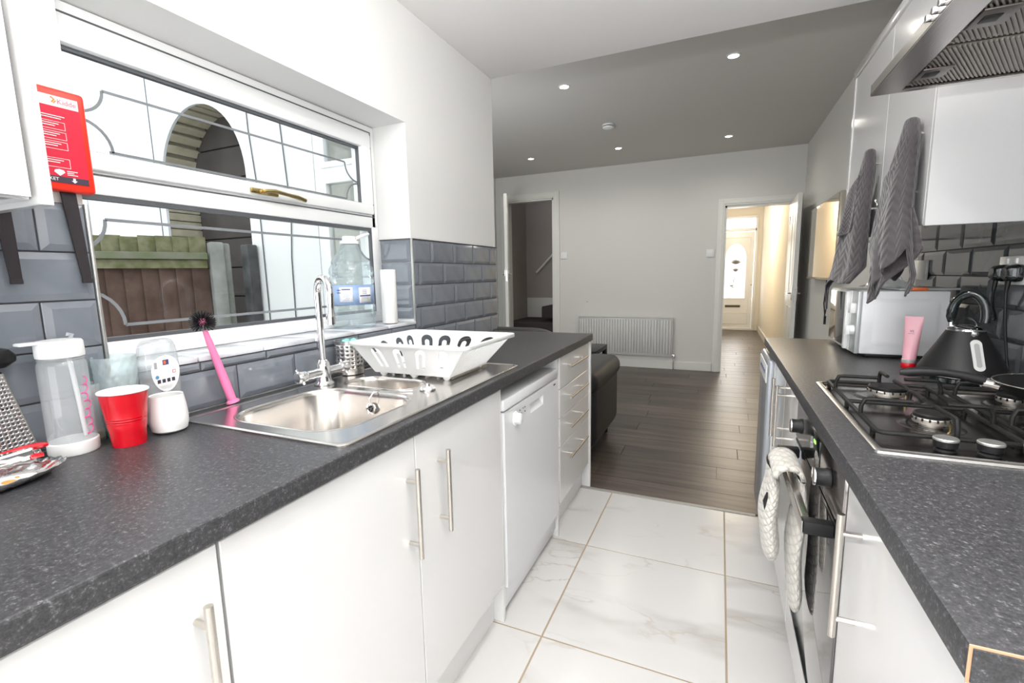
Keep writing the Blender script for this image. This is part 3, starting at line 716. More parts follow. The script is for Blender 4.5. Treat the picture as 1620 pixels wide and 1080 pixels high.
# overflow and chain on the main bowl's far wall
Ry = Matrix(((1, 0, 0), (0, 0, -1), (0, 1, 0)))
bm = nb(); lathe(bm, [(0, 0), (.017, 0), (.017, .004), (.013, .005), (.011, .003), (.0, .003)], (.33, 1.047, .868), 20, axis=Ry)
part('overflow', bm, CHROME, B1)
bm = nb()
for k in range(5):
    a = k*2*pi/5; lathe(bm, [(0, 0), (.0028, 0), (.0028, .001), (0, .001)], (.33+.0065*cos(a), 1.0435, .868+.0065*sin(a)), 8, axis=Ry)
part('overflow_holes', bm, DARKH, B1)
bm = nb(); tube(bm, [(.33, 1.04, .878), (.335, 1.035, .90), (.34, 1.05, .918), (.345, 1.075, .9185), (.38, 1.08, .9185), (.42, 1.09, .9185), (.44, 1.10, .9185)], .0018, 6); part('plug_chain', bm, CHROME, sk)
bm = nb(); lathe(bm, [(0, 0), (.024, 0), (.025, .004), (.02, .009), (.008, .010), (.006, .017), (0, .018)], (.465, 1.14, .9152), 24); thing('sink_plug', bm, CHROME, 'round chrome sink plug lying beside the half bowl', 'plug')

# tap
tp = root('kitchen_tap', (.112, 1.087, .915), 'chrome swan neck mixer tap with two side levers', 'tap')
T0 = (.112, 1.087)
bm = nb(); lathe(bm, [(0, .0005), (.030, .0005), (.030, .006), (.024, .012), (.021, .03), (.022, .05), (.019, .07), (.0125, .08)], (*T0, .915), 28); part('base', bm, CHROME, tp)
pts = [(*T0, .99)]; dr = Vector((.82, -.35, 0)).normalized(); Rr = .048; zc = 1.20
pts += [(*T0, 1.05), (*T0, 1.12), (*T0, zc)]
for k in range(1, 13):
    a = pi-k*pi/12*1.03; c = Vector((*T0, zc))+dr*Rr; pts.append(c+dr*Rr*cos(a)+Vector((0, 0, Rr*sin(a))))
e = pts[-1]; pts += [e+Vector((0, 0, -.04))-dr*.004, e+Vector((0, 0, -.085))-dr*.008]
bm = nb(); tube(bm, pts, .0105, 16); tube(bm, [pts[-1]+Vector((0, 0, .03)), pts[-1]], .0125, 16); part('spout', bm, CHROME, tp)
bm = nb(); tube(bm, [(.112, 1.02, .955), (.112, 1.155, .955)], .0145, 18); part('valve_body', bm, CHROME, tp)
for s in (-1, 1):
    y = 1.087+s*.068; bm = nb(); tube(bm, [(.112, y, .955), (.112, y+s*.008, .955), (.112, y+s*.03, .955), (.112, y+s*.034, .955)], [.0145, .019, .0185, .014], 18)
    for k in range(4):
        a = k*pi/2+.6; tube(bm, [(.112+.012*cos(a), y+s*.02, .955+.012*sin(a)), (.112+.026*cos(a), y+s*.022, .955+.026*sin(a))], [.006, .0045], 8)
    part('tap_handle', bm, CHROME, tp)

# ------------------------------------------------------------------ perforated cutlery pot
ct = root('cutlery_pot', (.07, 1.25, .91), 'perforated stainless steel cutlery pot behind the tap', 'pot')
bm = nb(); cc = (.07, 1.25)
perf(bm, lambda u, v: Vector((cc[0]+.046*cos(2*pi*u), cc[1]+.046*sin(2*pi*u), .935+.085*v)), 16, 6, .2)
part('perforated_wall', bm, STEEL, ct, ang=25, mods=[SOL(.0012)])
bm = nb(); lathe(bm, [(0, .917), (.046, .917), (.0465, .936), (.0460, .936)], (*cc, 0), 36); lathe(bm, [(.046, 1.019), (.046, 1.03), (.048, 1.031), (.048, 1.033), (.0455, 1.033), (.0453, 1.019)], (*cc, 0), 36)
part('rims', bm, STEEL, ct)
bm = nb()
for i in range(9):
    a = i*.7; c = Vector((cc[0]+.016*cos(a), cc[1]+.018*sin(a), 1.012+.012*sin(i*2.1))); box(bm, c.x-.014, c.x+.014, c.y-.013, c.y+.013, c.z-.012, c.z+.012, .006, 2, Matrix.Rotation(a, 3, (.3, 1, .4)))
thing('sponge', bm, TEAL, 'crumpled teal dish cloth stuffed in the cutlery pot', 'cloth')

# ------------------------------------------------------------------ dish rack
dk = root('dish_rack', (.345, 1.37, .918), 'white plastic dish drainer basket with arched slots on the sink drainer', 'rack')
RX0, RX1, RY0, RY1, RZ = .135, .565, 1.19, 1.545, 1.035
BX0, BX1, BY0, BY1, BZ = .185, .475, 1.245, 1.50, .93
def wallfn(A, B, C, D):   # A,B bottom left/right; C,D top left/right
    A, B, C, D = map(Vector, (A, B, C, D)); n = (B-A).cross(C-A).normalized()
    return lambda u, v, w: (A+(B-A)*u)*(1-v)+(C+(D-C)*u)*v+n*w
def archslot(c, wd, z0, z1):
    o = wd/2; i = wd*.19; zc = z1-o*3.0
    pts = [(c-o, z0)] + [(c-o*cos(radians(a)), zc+o*3.0*sin(radians(a))) for a in range(0, 181, 12)] + [(c+o, z0), (c+i, z0)]
    pts += [(c+i*cos(radians(a)), zc-.04+i*3.0*sin(radians(a))) for a in range(0, 181, 30)] + [(c-i, z0)]
    return pts
def slotwall(fn, cs, wd):
    bm = nb(); plate(bm, [[(0, 0), (1, 0), (1, 1), (0, 1)]]+[archslot(c, wd, .22, .86) for c in cs], fn, .002); return bm
far = wallfn((BX0, BY1, BZ), (BX1, BY1, BZ), (RX0, RY1, RZ), (RX1, RY1, RZ))
part('far_wall', slotwall(far, (.14, .35, .58, .82), .14), PLW, dk, ang=20)
near = wallfn((BX0, BY0, BZ), (BX1, BY0, BZ), (RX0, RY0, RZ), (RX1, RY0, RZ)); part('near_wall', slotwall(near, (.20, .42, .64, .84), .10), PLW, dk, ang=20)
lf = wallfn((BX0, BY0, BZ), (BX0, BY1, BZ), (RX0, RY0, RZ), (RX0, RY1, RZ)); part('side_wall', slotwall(lf, (.18, .42, .68, .88), .13), PLW, dk, ang=20)
bm = nb()
n = 24
for k in range(n):
    u = (k+.5)/n; a = Vector((BX1, BY0+(BY1-BY0)*u, BZ)); b = Vector((RX1, RY0+(RY1-RY0)*u, RZ)); w = .0026
    loft(bm, [[p+Vector(q) for q in ((-.002, -w, 0), (.002, -w, 0), (.002, w, 0), (-.002, w, 0))] for p in (a, b)])
box(bm, BX1-.002, BX1+.004, BY0, BY1, BZ-.002, BZ+.012, .001); part('slatted_wall', bm, PLW, dk, flat=True)
bm = nb(); lp_ = rrect(RX0-.012, RX1+.012, RY0-.012, RY1+.012, .03, 6); li_ = rrect(RX0+.001, RX1-.001, RY0+.001, RY1-.001, .02, 6)
sc_ = lambda L, z: [Vector((x, y, z)) for x, y in L]
loft(bm, [sc_(li_, RZ-.004), sc_(li_, RZ+.002), sc_(lp_, RZ+.002), sc_(lp_, RZ-.009)], False, False); part('rim', bm, PLW, dk, mods=[SOL(.002)])
bm = nb()
for k in range(14): box(bm, BX0, BX1, BY0+.003+k*.0185, BY0+.018+k*.0185, BZ-.002, BZ+.003)
box(bm, BX0, BX0+.01, BY0, BY1, BZ-.002, BZ+.003); box(bm, BX1-.01, BX1, BY0, BY1, BZ-.002, BZ+.003); box(bm, .325, .335, BY0, BY1, BZ-.003, BZ+.002)
part('base_grid', bm, PLW, dk)
for x in (BX0+.02, .33, BX1-.02):
    for y in (BY0+.02, BY1-.02):
        bm = nb(); lathe(bm, [(0, .9150), (.008, .9150), (.013, .922), (.015, .929), (0, .929)], (x, y, 0), 14); part('foot', bm, PLW, dk)
bm = nb()
for s in (0, 1):
    lathe(bm, [(0, 0), (.033, 0), (.036, .004), (.038, .07), (.035, .07), (.033, .006), (0, .006)], (.33+s*.07, 1.33+s*.07, .934), 24)
g = part('cup_body', bm, PLW, None, 'two upturned white cups standing inside the dish rack', cat='cup')
del g['category'], g['label']; bpy.data.objects.remove(g)
for s, lab in ((0, 'white cup nearer the tap inside the dish rack'), (1, 'white cup nearer the living room inside the dish rack')):
    bm = nb(); lathe(bm, [(0, 0), (.03, 0), (.034, .004), (.036, .07), (.033, .07), (.031, .006), (0, .006)], (.30+s*.09, 1.32+s*.06, .9345), 24); thing('drying_cup', bm, PLW, lab, 'cup')

# ------------------------------------------------------------------ window sill: water bottle and roll
wb = root('water_bottle', (-.085, 1.455, 1.05), 'large clear water bottle with blue label standing on the window sill', 'bottle')
wc = (-.085, 1.455, 1.0515)
prof = [(0, .006), (.03, .002), (.068, 0), (.076, .006), (.078, .02), (.074, .035), (.079, .05), (.079, .085), (.075, .09), (.075, .17), (.079, .176), (.080, .195), (.074, .203), (.079, .215), (.077, .232), (.068, .248), (.069, .258), (.05, .285), (.033, .315), (.028, .325), (.027, .338)]
bm = nb(); lathe(bm, prof, wc, 40, power=.8); part('body', bm, BGLASS, wb)
bm = nb(); lathe(bm, [(.0765, .092), (.0765, .168)], wc, 40, power=.8); part('label_band', bm, LABELB, wb, mods=[SOL(.0006)])
def curved(bm, a0, a1, z0, z1, r, c, n=8, power=.8):
    def f(u, v):
        a = radians(a0+(a1-a0)*u); ca, sa = cos(a), sin(a)
        if power: ca = math.copysign(abs(ca)**power, ca); sa = math.copysign(abs(sa)**power, sa)
        return Vector((c[0]+r*ca, c[1]+r*sa, c[2]+z0+(z1-z0)*v))
    grid(bm, f, n, 1)
bm = nb(); curved(bm, -88, -48, .105, .160, .0775, wc); curved(bm, -28, 8, .10, .158, .0775, wc); lb = part('label_panel', bm, LABELW, wb, mods=[SOL(.0005)])
bm = nb(); curved(bm, -82, -55, .150, .154, .0782, wc, 5); curved(bm, -26, 6, .124, .129, .0782, wc, 5); curved(bm, -92, -84, .148, .151, .0782, wc, 3)
curved(bm, -92, -84, .138, .141, .0782, wc, 3); part('label_print', bm, NAVY, wb, mods=[SOL(.0003)])
bm = nb()
for k in range(8): curved(bm, -80+(k % 3)*4, -56-(k % 2)*4, .108+k*.005, .1095+k*.005, .0781, wc, 4)
for k in range(5): curved(bm, -22, 0, .105+k*.0035, .1062+k*.0035, .0781, wc, 4)
for k in range(3): curved(bm, -18, -4, .134+k*.006, .137+k*.006, .0781, wc, 4)
part('small_print', bm, mat('print_grey', (.45, .45, .5), .6), wb, mods=[SOL(.0003)], kind='stuff')
bm = nb(); lathe(bm, [(.028, .325), (.036, .327), (.036, .338), (.027, .340), (.026, .354), (.022, .356), (0, .356)], wc, 28); part('cap', bm, PLW, wb)
bm = nb(); tube(bm, [(-.085, 1.435, 1.39), (-.07, 1.47, 1.398), (-.055, 1.51, 1.415), (-.052, 1.53, 1.42)], [.006, .007, .006, .005], 8); part('carry_handle', bm, PLW, wb)
rl = root('paper_roll', (-.035, 1.62, 1.05), 'plain white paper roll standing on the sill beside the water bottle', 'roll')
bm = nb(); lathe(bm, [(.012, 0), (.031, 0), (.032, .002), (.032, .222), (.031, .224), (.012, .224), (.012, 0)], (-.035, 1.615, 1.0545), 32); part('paper', bm, PAPER, rl)
bm = nb(); lathe(bm, [(.009, 0), (.020, 0), (.020, .004), (.011, .004), (.011, .226), (.009, .226), (.009, 0)], (-.035, 1.615, 1.0505), 20); part('core', bm, mat('cardboard', (.4, .3, .2), .9), rl)

# ------------------------------------------------------------------ things on the near left worktop
# washing-up brush
br = root('dish_brush', (.045, .835, .917), 'pink dish brush with black bristles standing on the sink edge', 'brush')
b0, b1 = Vector((.045, .828, .9175)), Vector((.022, .788, 1.118))
bm = nb(); pts = [b0.lerp(b1, t) for t in (0, .02, .04, .3, .6, .85, 1)]; tube(bm, pts, [.017, .016, .011, .0115, .0095, .008, .006], 16); part('handle', bm, PINK, br)
hc = b1+Vector((-.001, -.003, .022)); bm = nb(); lathe(bm, [(0, -.012), (.008, -.009), (.012, 0), (.008, .009), (0, .012)], hc, 14); part('head', bm, PINK, br)
bm = nb()
for i in range(170):
    zz = 1-2*(i+.5)/170; a = i*2.39996; d = Vector((math.sqrt(1-zz*zz)*cos(a), math.sqrt(1-zz*zz)*sin(a), zz))
    if d.z < -.75: continue
    tube(bm, [hc+d*.010, hc+d*.031], [.0012, .0009], 5)
part('bristles', bm, BLACKM, br)
# red cup
cp = root('red_cup', (.125, .54, .91), 'red plastic party cup with white rim beside the sports bottle', 'cup')
cc = (.125, .54, .9105)
bm = nb(); lathe(bm, [(0, .004), (.027, .004), (.029, 0), (.030, .012), (.031, .03), (.0335, .045), (.0330, .047), (.034, .050), (.0335, .052), (.0348, .055), (.0342, .057), (.0355, .060), (.035, .062), (.038, .085), (.040, .100), (.0405, .112)], cc, 40); part('outside', bm, RED, cp)
bm = nb(); lathe(bm, [(.0405, .1121), (.0432, .1125), (.0435, .1150), (.042, .1162), (.0398, .115), (.0368, .09), (.029, .03), (.025, .0062), (0, .0062)], cc, 40); part('white_inside', bm, PLW, cp)
# white mug
bm = nb(); lathe(bm, [(0, .001), (.024, .001), (.031, .006), (.034, .02), (.0345, .035), (.0325, .06), (.0295, .082), (.029, .0845), (.027, .083), (.030, .06), (.0315, .035), (.028, .010), (0, .008)], (.118, .624, .9105), 40, sx=1.09, sy=1.09)
thing('white_tumbler', bm, PLW, 'plain white rounded tumbler right of the red cup', 'tumbler')
# textured plastic tumbler
gl = root('textured_tumbler', (.035, .587, .91), 'clear hammered plastic tumbler with green tinted base behind the red cup', 'tumbler')
bm = nb()
def tf(u, v):
    a = 2*pi*u; r = .030+.009*v**.7+.0012*sin(a*14+v*9)*sin(v*40); return Vector((.04+r*cos(a), .572+r*sin(a), .915+.172*v))
grid(bm, tf, 56, 34, closeu=True); part('body', bm, glass_thin('hammered_plastic', (.85, .93, .93), .10, .08, 1.0, .34, (.72, .82, .84)), gl)
GTINT = glass_thin('green_tint_plastic', (.55, .80, .72), .06, .1, .8, .3, (.4, .75, .65))
bm = nb(); lathe(bm, [(0, 0), (.029, 0), (.0305, .006), (.0325, .05), (.034, .075), (.0, .07)], (.04, .572, .9105), 30); part('tinted_base', bm, GTINT, gl)
# small drinking glass mostly hidden
bm = nb(); lathe(bm, [(0, 0), (.022, 0), (.026, .01), (.03, .125), (.0285, .125), (.024, .012), (0, .006)], (.030, .524, .9105), 28, sx=.78, sy=.78)
sg = root('drinking_glass', (.034, .528, .91), 'small clear glass tucked between sports bottle and red cup', 'glass'); part('glass_wall', bm, PGLASS, sg)
bm = nb(); lathe(bm, [(0, .0065), (.022, .0065), (.0235, .022), (0, .022)], (.030, .524, .9105), 20, sx=.78, sy=.78); part('amber_drink', bm, mat('amber_liquid', (.55, .22, .02), .2, trans=.3), sg)
# washing-up bottle
sb = root('soap_bottle', (.04, .662, .91), 'clear washing-up liquid bottle with white oval back label', 'bottle')
sc_c = (.043, .657)
bm = nb()
def rr(w, d, z, rot=.18):
    return [Vector((sc_c[0]+(x*cos(rot)-y*sin(rot)), sc_c[1]+(x*sin(rot)+y*cos(rot)), z)) for x, y in rrect(-d, d, -w, w, min(w, d)*.85, 6)]
loft(bm, [rr(.030, .014, .911), rr(.036, .02, .918), rr(.041, .022, .96), rr(.044, .023, 1.03), rr(.043, .022, 1.07), rr(.040, .020, 1.095), rr(.035, .016, 1.108), rr(.028, .012, 1.112)]); part('body', bm, PGLASS, sb, ang=50)
fxd = Vector((cos(.18)*.0245, sin(.18)*.0245, 0)); ud = Vector((-sin(.18), cos(.18), 0))
def onl(u, v, w=0): return Vector((sc_c[0], sc_c[1], 1.035))+fxd*(1+w)+ud*(u*1.12-.004)+Vector((0, 0, v*1.08+.010))
def lab(pts, w, m, nm, par): 
    bm = nb(); loft(bm, [[onl(u, v, w) for u, v in pts], [onl(u, v, w+.015) for u, v in pts]]); return part(nm, bm, m, par)
def rect(u0, u1, v0, v1): return [(u0, v0), (u1, v0), (u1, v1), (u0, v1)]
OU, OV, OS = -.006, .012, 1.0
oval = [(.031*cos(radians(a)), .047*sin(radians(a))*(1 if sin(radians(a)) < 0 else .68)+(-.003)) for a in range(0, 360, 12)]
lb = lab(oval, .0, LABELW, 'back_label', sb)
lab(rect(-.005, .008, .008, .019), .02, NAVY, 'blue_badge', sb); lab(rect(-.0035, .0015, .010, .017), .04, ORANGE, 'orange_badge', sb)
for k in range(4): lab(rect(-.0205+k*.0105, -.0135+k*.0105, -.030, -.022), .02, DARKP, 'care_symbol', sb)
for k in range(5): lab(rect(-.024, -.018, .003+k*.0028, .0042+k*.0028), .02, DARKP, 'barcode_line', sb)
lab([(.018+.005*cos(radians(a)), -.009+.005*sin(radians(a))) for a in range(45, 405, 90)], .02, mat('red_print', (.6, .05, .05), .5), 'hazard_diamond', sb)
lab([(.018+.0033*cos(radians(a)), -.009+.0033*sin(radians(a))) for a in range(45, 405, 90)], .04, LABELW, 'hazard_centre', sb)
lab([(-.02+.004*cos(radians(a)), -.016+.004*sin(radians(a))) for a in range(0, 360, 30)], .02, mat('blue_print', (.1, .3, .5), .5), 'round_mark', sb)
for k in range(4): lab(rect(-.018+k*.002, .015-k*.002, -.037-k*.0022, -.0362-k*.0022), .02, mat('grey_print', (.55, .55, .55), .5), 'text_line', sb)
# sports bottle
sp = root('sports_bottle', (.068, .472, .91), 'clear sports bottle with white flip lid and pink script', 'bottle')
pc = (.068, .472, .9105)
bm = nb(); lathe(bm, [(0, 0), (.038, 0), (.040, .004), (.040, .024), (.0385, .026), (0, .026)], pc, 36); part('base', bm, PLW, sp)
bm = nb(); lathe(bm, [(.0375, .026), (.0375, .176), (.036, .183), (.034, .185), (.0335, .187), (.036, .189), (.0335, .191), (.0335, .2)], pc, 36); part('body', bm, PGLASS, sp)
bm = nb(); lathe(bm, [(.031, .192), (.0365, .194), (.037, .2), (.0365, .222), (.034, .226), (.02, .228), (0, .228)], pc, 36); lid = part('lid', bm, PLW, sp)
bm = nb(); box(bm, pc[0]-.012, pc[0]+.012, pc[1]-.062, pc[1]-.008, 1.1315, 1.1375, .0028, 2, None); part('flip_spout', bm, PLW, sp)
bm = nb(); tube(bm, [(.072, .488, 1.137), (.074, .492, 1.145), (.072, .484, 1.147)], .004, 8); part('spout_tip', bm, PGLASS, sp)
bm = nb(); tube(bm, [(.075, .482, 1.10), (.078, .49, .94)], .0042, 10); part('straw', bm, PLW, sp)
bm = nb(); pts = []
for k in range(90):
    t = k/89; a = radians(24+9*sin(t*44)+4*sin(t*17)); z = .150-.115*t+.004*cos(t*44); pts.append((pc[0]+.0382*cos(a), pc[1]+.0382*sin(a), pc[2]+z))
tube(bm, pts, .0009, 5); part('script_print', bm, mat('hot_pink_print', (.85, .08, .35), .5), sp)
# grater
gt = root('box_grater', (.03, .335, .91), 'steel box grater with round black knob at the left edge', 'grater')
def gface(p0, p1, q0, q1, nu, nv, hr):
    p0, p1, q0, q1 = map(Vector, (p0, p1, q0, q1)); bm = nb(); perf(bm, lambda u, v: (p0.lerp(p1, u)).lerp(q0.lerp(q1, u), v), nu, nv, hr); return bm
g0, g1 = (.070, .30), (.052, .428)   # front edge left / right at base
t0, t1 = (.050, .335), (.040, .396)
zb, zt = .915, 1.083
part('front_face', gface((*g0, zb), (*g1, zb), (*t0, zt), (*t1, zt), 14, 22, .34), STEEL, gt, mods=[SOL(.0008)])
part('side_face', gface((*g1, zb), (.012, .434, zb), (*t1, zt), (.015, .402, zt), 6, 16, .3), STEEL, gt, mods=[SOL(.0008)])
bm = nb()
for a, b in (((*g0, zb), (*t0, zt)), ((*g1, zb), (*t1, zt)), ((.012, .434, zb), (.015, .402, zt))): tube(bm, [a, b], .0022, 6)
tube(bm, [(*g0, zb), (*g1, zb), (.012, .434, zb)], .002, 6); tube(bm, [(.070, .30, zb), (.014, .30, zb), (.012, .434, zb)], .002, 6); part('edge_frame', bm, STEEL, gt)
bm = nb(); loft(bm, [[Vector(p) for p in ((.050, .335, zt), (.040, .397, zt), (.014, .402, zt), (.02, .338, zt))], [Vector(p) for p in ((.048, .342, zt+.01), (.040, .390, zt+.01), (.018, .394, zt+.01), (.022, .344, zt+.01))]]); part('collar', bm, BLACKM, gt)
bm = nb(); lathe(bm, [(0, 0), (.018, .002), (.030, .012), (.031, .022), (.024, .034), (.010, .040), (0, .040)], (.034, .385, 1.092), 28, sx=.8, sy=1.15); part('knob', bm, BLACKM, gt)
# foil plate
pl = root('foil_plate', (.19, .33, .91), 'oval foil tray with sauce smears at the left edge', 'plate')
bm = nb()
def fp(u, v):
    a = 2*pi*u; w = 1+.012*sin(a*26)*max(0, v-.6)*2.5; r = v*w; z = .912+(0 if v < .72 else (v-.72)**1.3*.085)+.0012*sin(a*26)*(v > .8)
    return Vector((.150+.060*r*cos(a), .305+.118*r*sin(a), z))
grid(bm, fp, 104, 12, closeu=True); part('tray', bm, FOIL, pl, mods=[SOL(.0006)])
bm = nb(); lathe(bm, [(0, .0012), (.036, .0012), (.040, .0006)], (.150, .305, .912), 32, sx=1, sy=2); part('paper_liner', bm, PAPER, pl)
bm = nb()
for (x, y, r) in ((.155, .345, .012), (.15, .30, .010), (.165, .315, .005), (.14, .36, .004)): lathe(bm, [(0, .003), (r*.8, .0028), (r, .0018)], (x, y, .9115), 16, sx=1.3, sy=.8)
part('sauce', bm, SAUCE, pl)
# tin opener / peeler with red handles lying on the tray
op = root('tin_opener', (.13, .33, .93), 'chrome tin opener with red tipped handles resting on the foil tray', 'opener')
bm = nb(); loft(bm, [[Vector((.120+.010*math.copysign(1, a), y, z+.009*b)) for a, b in ((-1, -1), (1, -1), (1, 1), (-1, 1))] for y, z in ((.16, .950), (.26, .944), (.34, .944), (.385, .946), (.392, .947))])
part('chrome_arm', bm, CHROME, op, mods=[('BEVEL', dict(width=.004, segments=2))])
bm = nb(); tube(bm, [(.108, .355, .952), (.110, .38, .953), (.113, .405, .952), (.115, .416, .951)], [.003, .005, .006, .003], 10); tube(bm, [(.128, .385, .939), (.129, .402, .938)], [.005, .004], 8); part('red_handle', bm, RED, op)

# ------------------------------------------------------------------ left wall cabinet and fire blanket
wc_ = root('wall_cabinet', (.16, .17, 1.37), 'white wall cabinet with recessed panel door at the upper left', 'cabinet')
bm = nb(); box(bm, .01, .30, -.1, .372, 1.37, 2.10, .001, 1); part('carcass', bm, GLOSSW, wc_)
bm = nb(); lp0 = [(-.098, 1.372), (.366, 1.372), (.366, 2.098), (-.098, 2.098)]; hole = [(-.06, 1.408), (.331, 1.408), (.331, 2.06), (-.06, 2.06)]
plate(bm, [lp0, hole], lambda u, v, w: (.301+w, u, v), .02)
t = nb(); loft(t, [[Vector((.3205, a, b)) for a, b in hole], [Vector((.314, a, b)) for a, b in ((-.055, 1.413), (.326, 1.413), (.326, 2.055), (-.055, 2.055))], [Vector((.3185, a, b)) for a, b in ((-.045, 1.42), (.318, 1.42), (.318, 2.045), (-.045, 2.045))]], False, True); merge(bm, t)
part('door', bm, GLOSSW, wc_, ang=15)
bm = nb(); box(bm, .01, .325, .374, .390, 1.362, 2.11, .001, 1); part('end_panel', bm, GLOSSW, wc_)
fb = root('fire_blanket', (.03, .45, 1.43), 'red wall-mounted fire blanket pouch with two black pull straps', 'fire blanket')
FZ0, FZ1, FY0, FY1 = 1.43, 1.628, .40, .588
bm = nb(); box(bm, .002, .032, FY0, FY1, FZ0, FZ1, .007, 3); part('case', bm, REDB, fb)
def fpanel(y0, y1, z0, z1, x, m, nm): bm = nb(); box(bm, x, x+.0006, y0, y1, z0, z1); return part(nm, bm, m, fb, flat=True)
fpanel(.412, .576, 1.445, 1.612, .0322, REDL, 'crimson_label'); fpanel(.412, .574, 1.592, 1.612, .033, WHT, 'white_header'); fpanel(.412, .575, 1.446, 1.458, .033, DARKP, 'black_footer')
yd, zd = (0, 1, 0), (0, 0, 1); xf = .0338
text('Kidde', .013, (xf, .540, 1.598), yd, zd, mat('logo_pink', (.75, .12, .2), .5), fb)
bm = nb(); tube(bm, [(xf, .532, 1.599), (xf, .536, 1.605), (xf, .531, 1.609)], .0014, 6); tube(bm, [(xf, .535, 1.598), (xf, .5385, 1.603)], .001, 6); part('flame_mark', bm, mat('logo_orange', (.8, .25, .02), .5), fb)
text('For small fires', .0085, (xf, .463, 1.580), yd, zd, WHT, fb); text('Clothing fires', .0085, (xf, .463, 1.502), yd, zd, WHT, fb)
text('RELEASE BLANKET', .0085, (xf, .456, 1.4495), yd, zd, WHT, fb)
def lines(y0, y1, z, n, st=.0042):
    bm = nb()
    for k in range(n): box(bm, .0331, .0337, y0, y1-(k % 2)*.006, z-k*st, z-k*st+.0014)
    part('small_print_lines', bm, WHT, fb, flat=True)
lines(.46, .549, 1.573, 2)
for z0, z1 in ((1.548, 1.563), (1.529, 1.544), (1.510, 1.525), (1.475, 1.493)):
    bm = nb()
    for b in ((.45, .548, z0, z0+.0007), (.45, .548, z1-.0007, z1), (.5473, .548, z0, z1)): box(bm, .0331, .0337, *b)
    part('print_box', bm, WHT, fb, flat=True); lines(.455, .538, z1-.005, 2)
bm = nb(); plate(bm, [[(.529, 1.472), (.522, 1.470), (.5205, 1.466), (.529, 1.459), (.5375, 1.466), (.536, 1.470)]], lambda u, v, w: (.0331+w, u, v), .0006); part('kitemark_heart', bm, WHT, fb, flat=True)
lines(.541, .558, 1.469, 3, .0035)
bm = nb(); plate(bm, [[(.549, 1.457), (.553, 1.457), (.553, 1.452), (.556, 1.452), (.551, 1.4475), (.546, 1.452), (.549, 1.452)]], lambda u, v, w: (.0336+w, u, v), .0006); part('arrow_mark', bm, WHT, fb, flat=True)
for (a, b, c, d) in ((.53, .556, .545, .561), (.425, .452, .434, .451)):
    bm = nb()
    loft(bm, [[Vector((x, y, z)) for x, y in ((x0, a+(c-a)*t), (x0, b+(d-b)*t), (x0+.004, b+(d-b)*t), (x0+.004, a+(c-a)*t))] for t, z, x0 in ((0, 1.445, .012), (.1, 1.425, .016), (.5, 1.34, .020), (.95, 1.262, .022), (1, 1.252, .022))])
    box(bm, .0195, .0285, c-.0005, d+.0005, 1.246, 1.256, .002); part('pull_strap', bm, STRAP, fb)

# ------------------------------------------------------------------ RIGHT SIDE base units
XR = 1.484
cabinet('base_cabinet', 1.62, 2.27, -1, 2.08, XR, [(1.62, 1.962), (1.962, 2.27)], 'white gloss base unit with two doors between oven and fridge', handles=(1.905, 2.03), z0=.10, z1=.868)
cabinet('base_cabinet', .52, 1.017, -1, 2.08, XR, [(.52, 1.017)], 'white gloss base unit at the near right next to the oven', handles=(.912,), z0=.10, z1=.868)
bm = nb(); box(bm, 1.477, 2.06, 2.275, 2.293, .001, .868); thing('end_panel', bm, GLOSSW, 'white upright panel between double base unit and fridge', 'panel')
fr = root('fridge', (1.76, 2.48, 0), 'silver grey undercounter fridge at the far end of the right worktop', 'fridge')
bm = nb(); box(bm, 1.50, 2.04, 2.30, 2.655, .012, .855, .006); part('body', bm, PLW2, fr)
GREYD = mat('silver_grey_door', (.38, .40, .43), .25, .3)
bm = nb(); box(bm, 1.452, 1.497, 2.302, 2.653, .09, .855, .012, 3); dd = part('door', bm, GREYD, fr)
bm = nb(); box(bm, 1.448, 1.453, 2.305, 2.65, .75, .83, .002); part('control_strip', bm, PLW, fr)
bm = nb()
for k in range(5): box(bm, 1.4465, 1.4482, 2.36+k*.05, 2.38+k*.05, .785, .80)
part('control_marks', bm, NAVY, fr)
bm = nb()
for yy in (2.34, 2.61): cyl(bm, (1.55, yy, 0), (1.55, yy, .015), .02); cyl(bm, (1.98, yy, 0), (1.98, yy, .015), .02)
part('feet', bm, BLACKM, fr)
bm = nb(); box(bm, 1.464, 2.0775, .509, 2.66, .872, .91, .004, 2); rw = thing('worktop', bm, WORK, 'dark speckled worktop on the right holding hob and kettle', 'worktop')
bm = nb(); box(bm, 1.464, 2.077, .5072, .5088, .8722, .9102, .0004, 1); part('edge_strip', bm, mat('chipboard_edge', (.55, .33, .2), .8), rw)
bm = nb(); box(bm, 1.4665, 2.077, .5055, .5073, .874, .9078, .0004, 1); part('end_laminate', bm, WORK, rw)

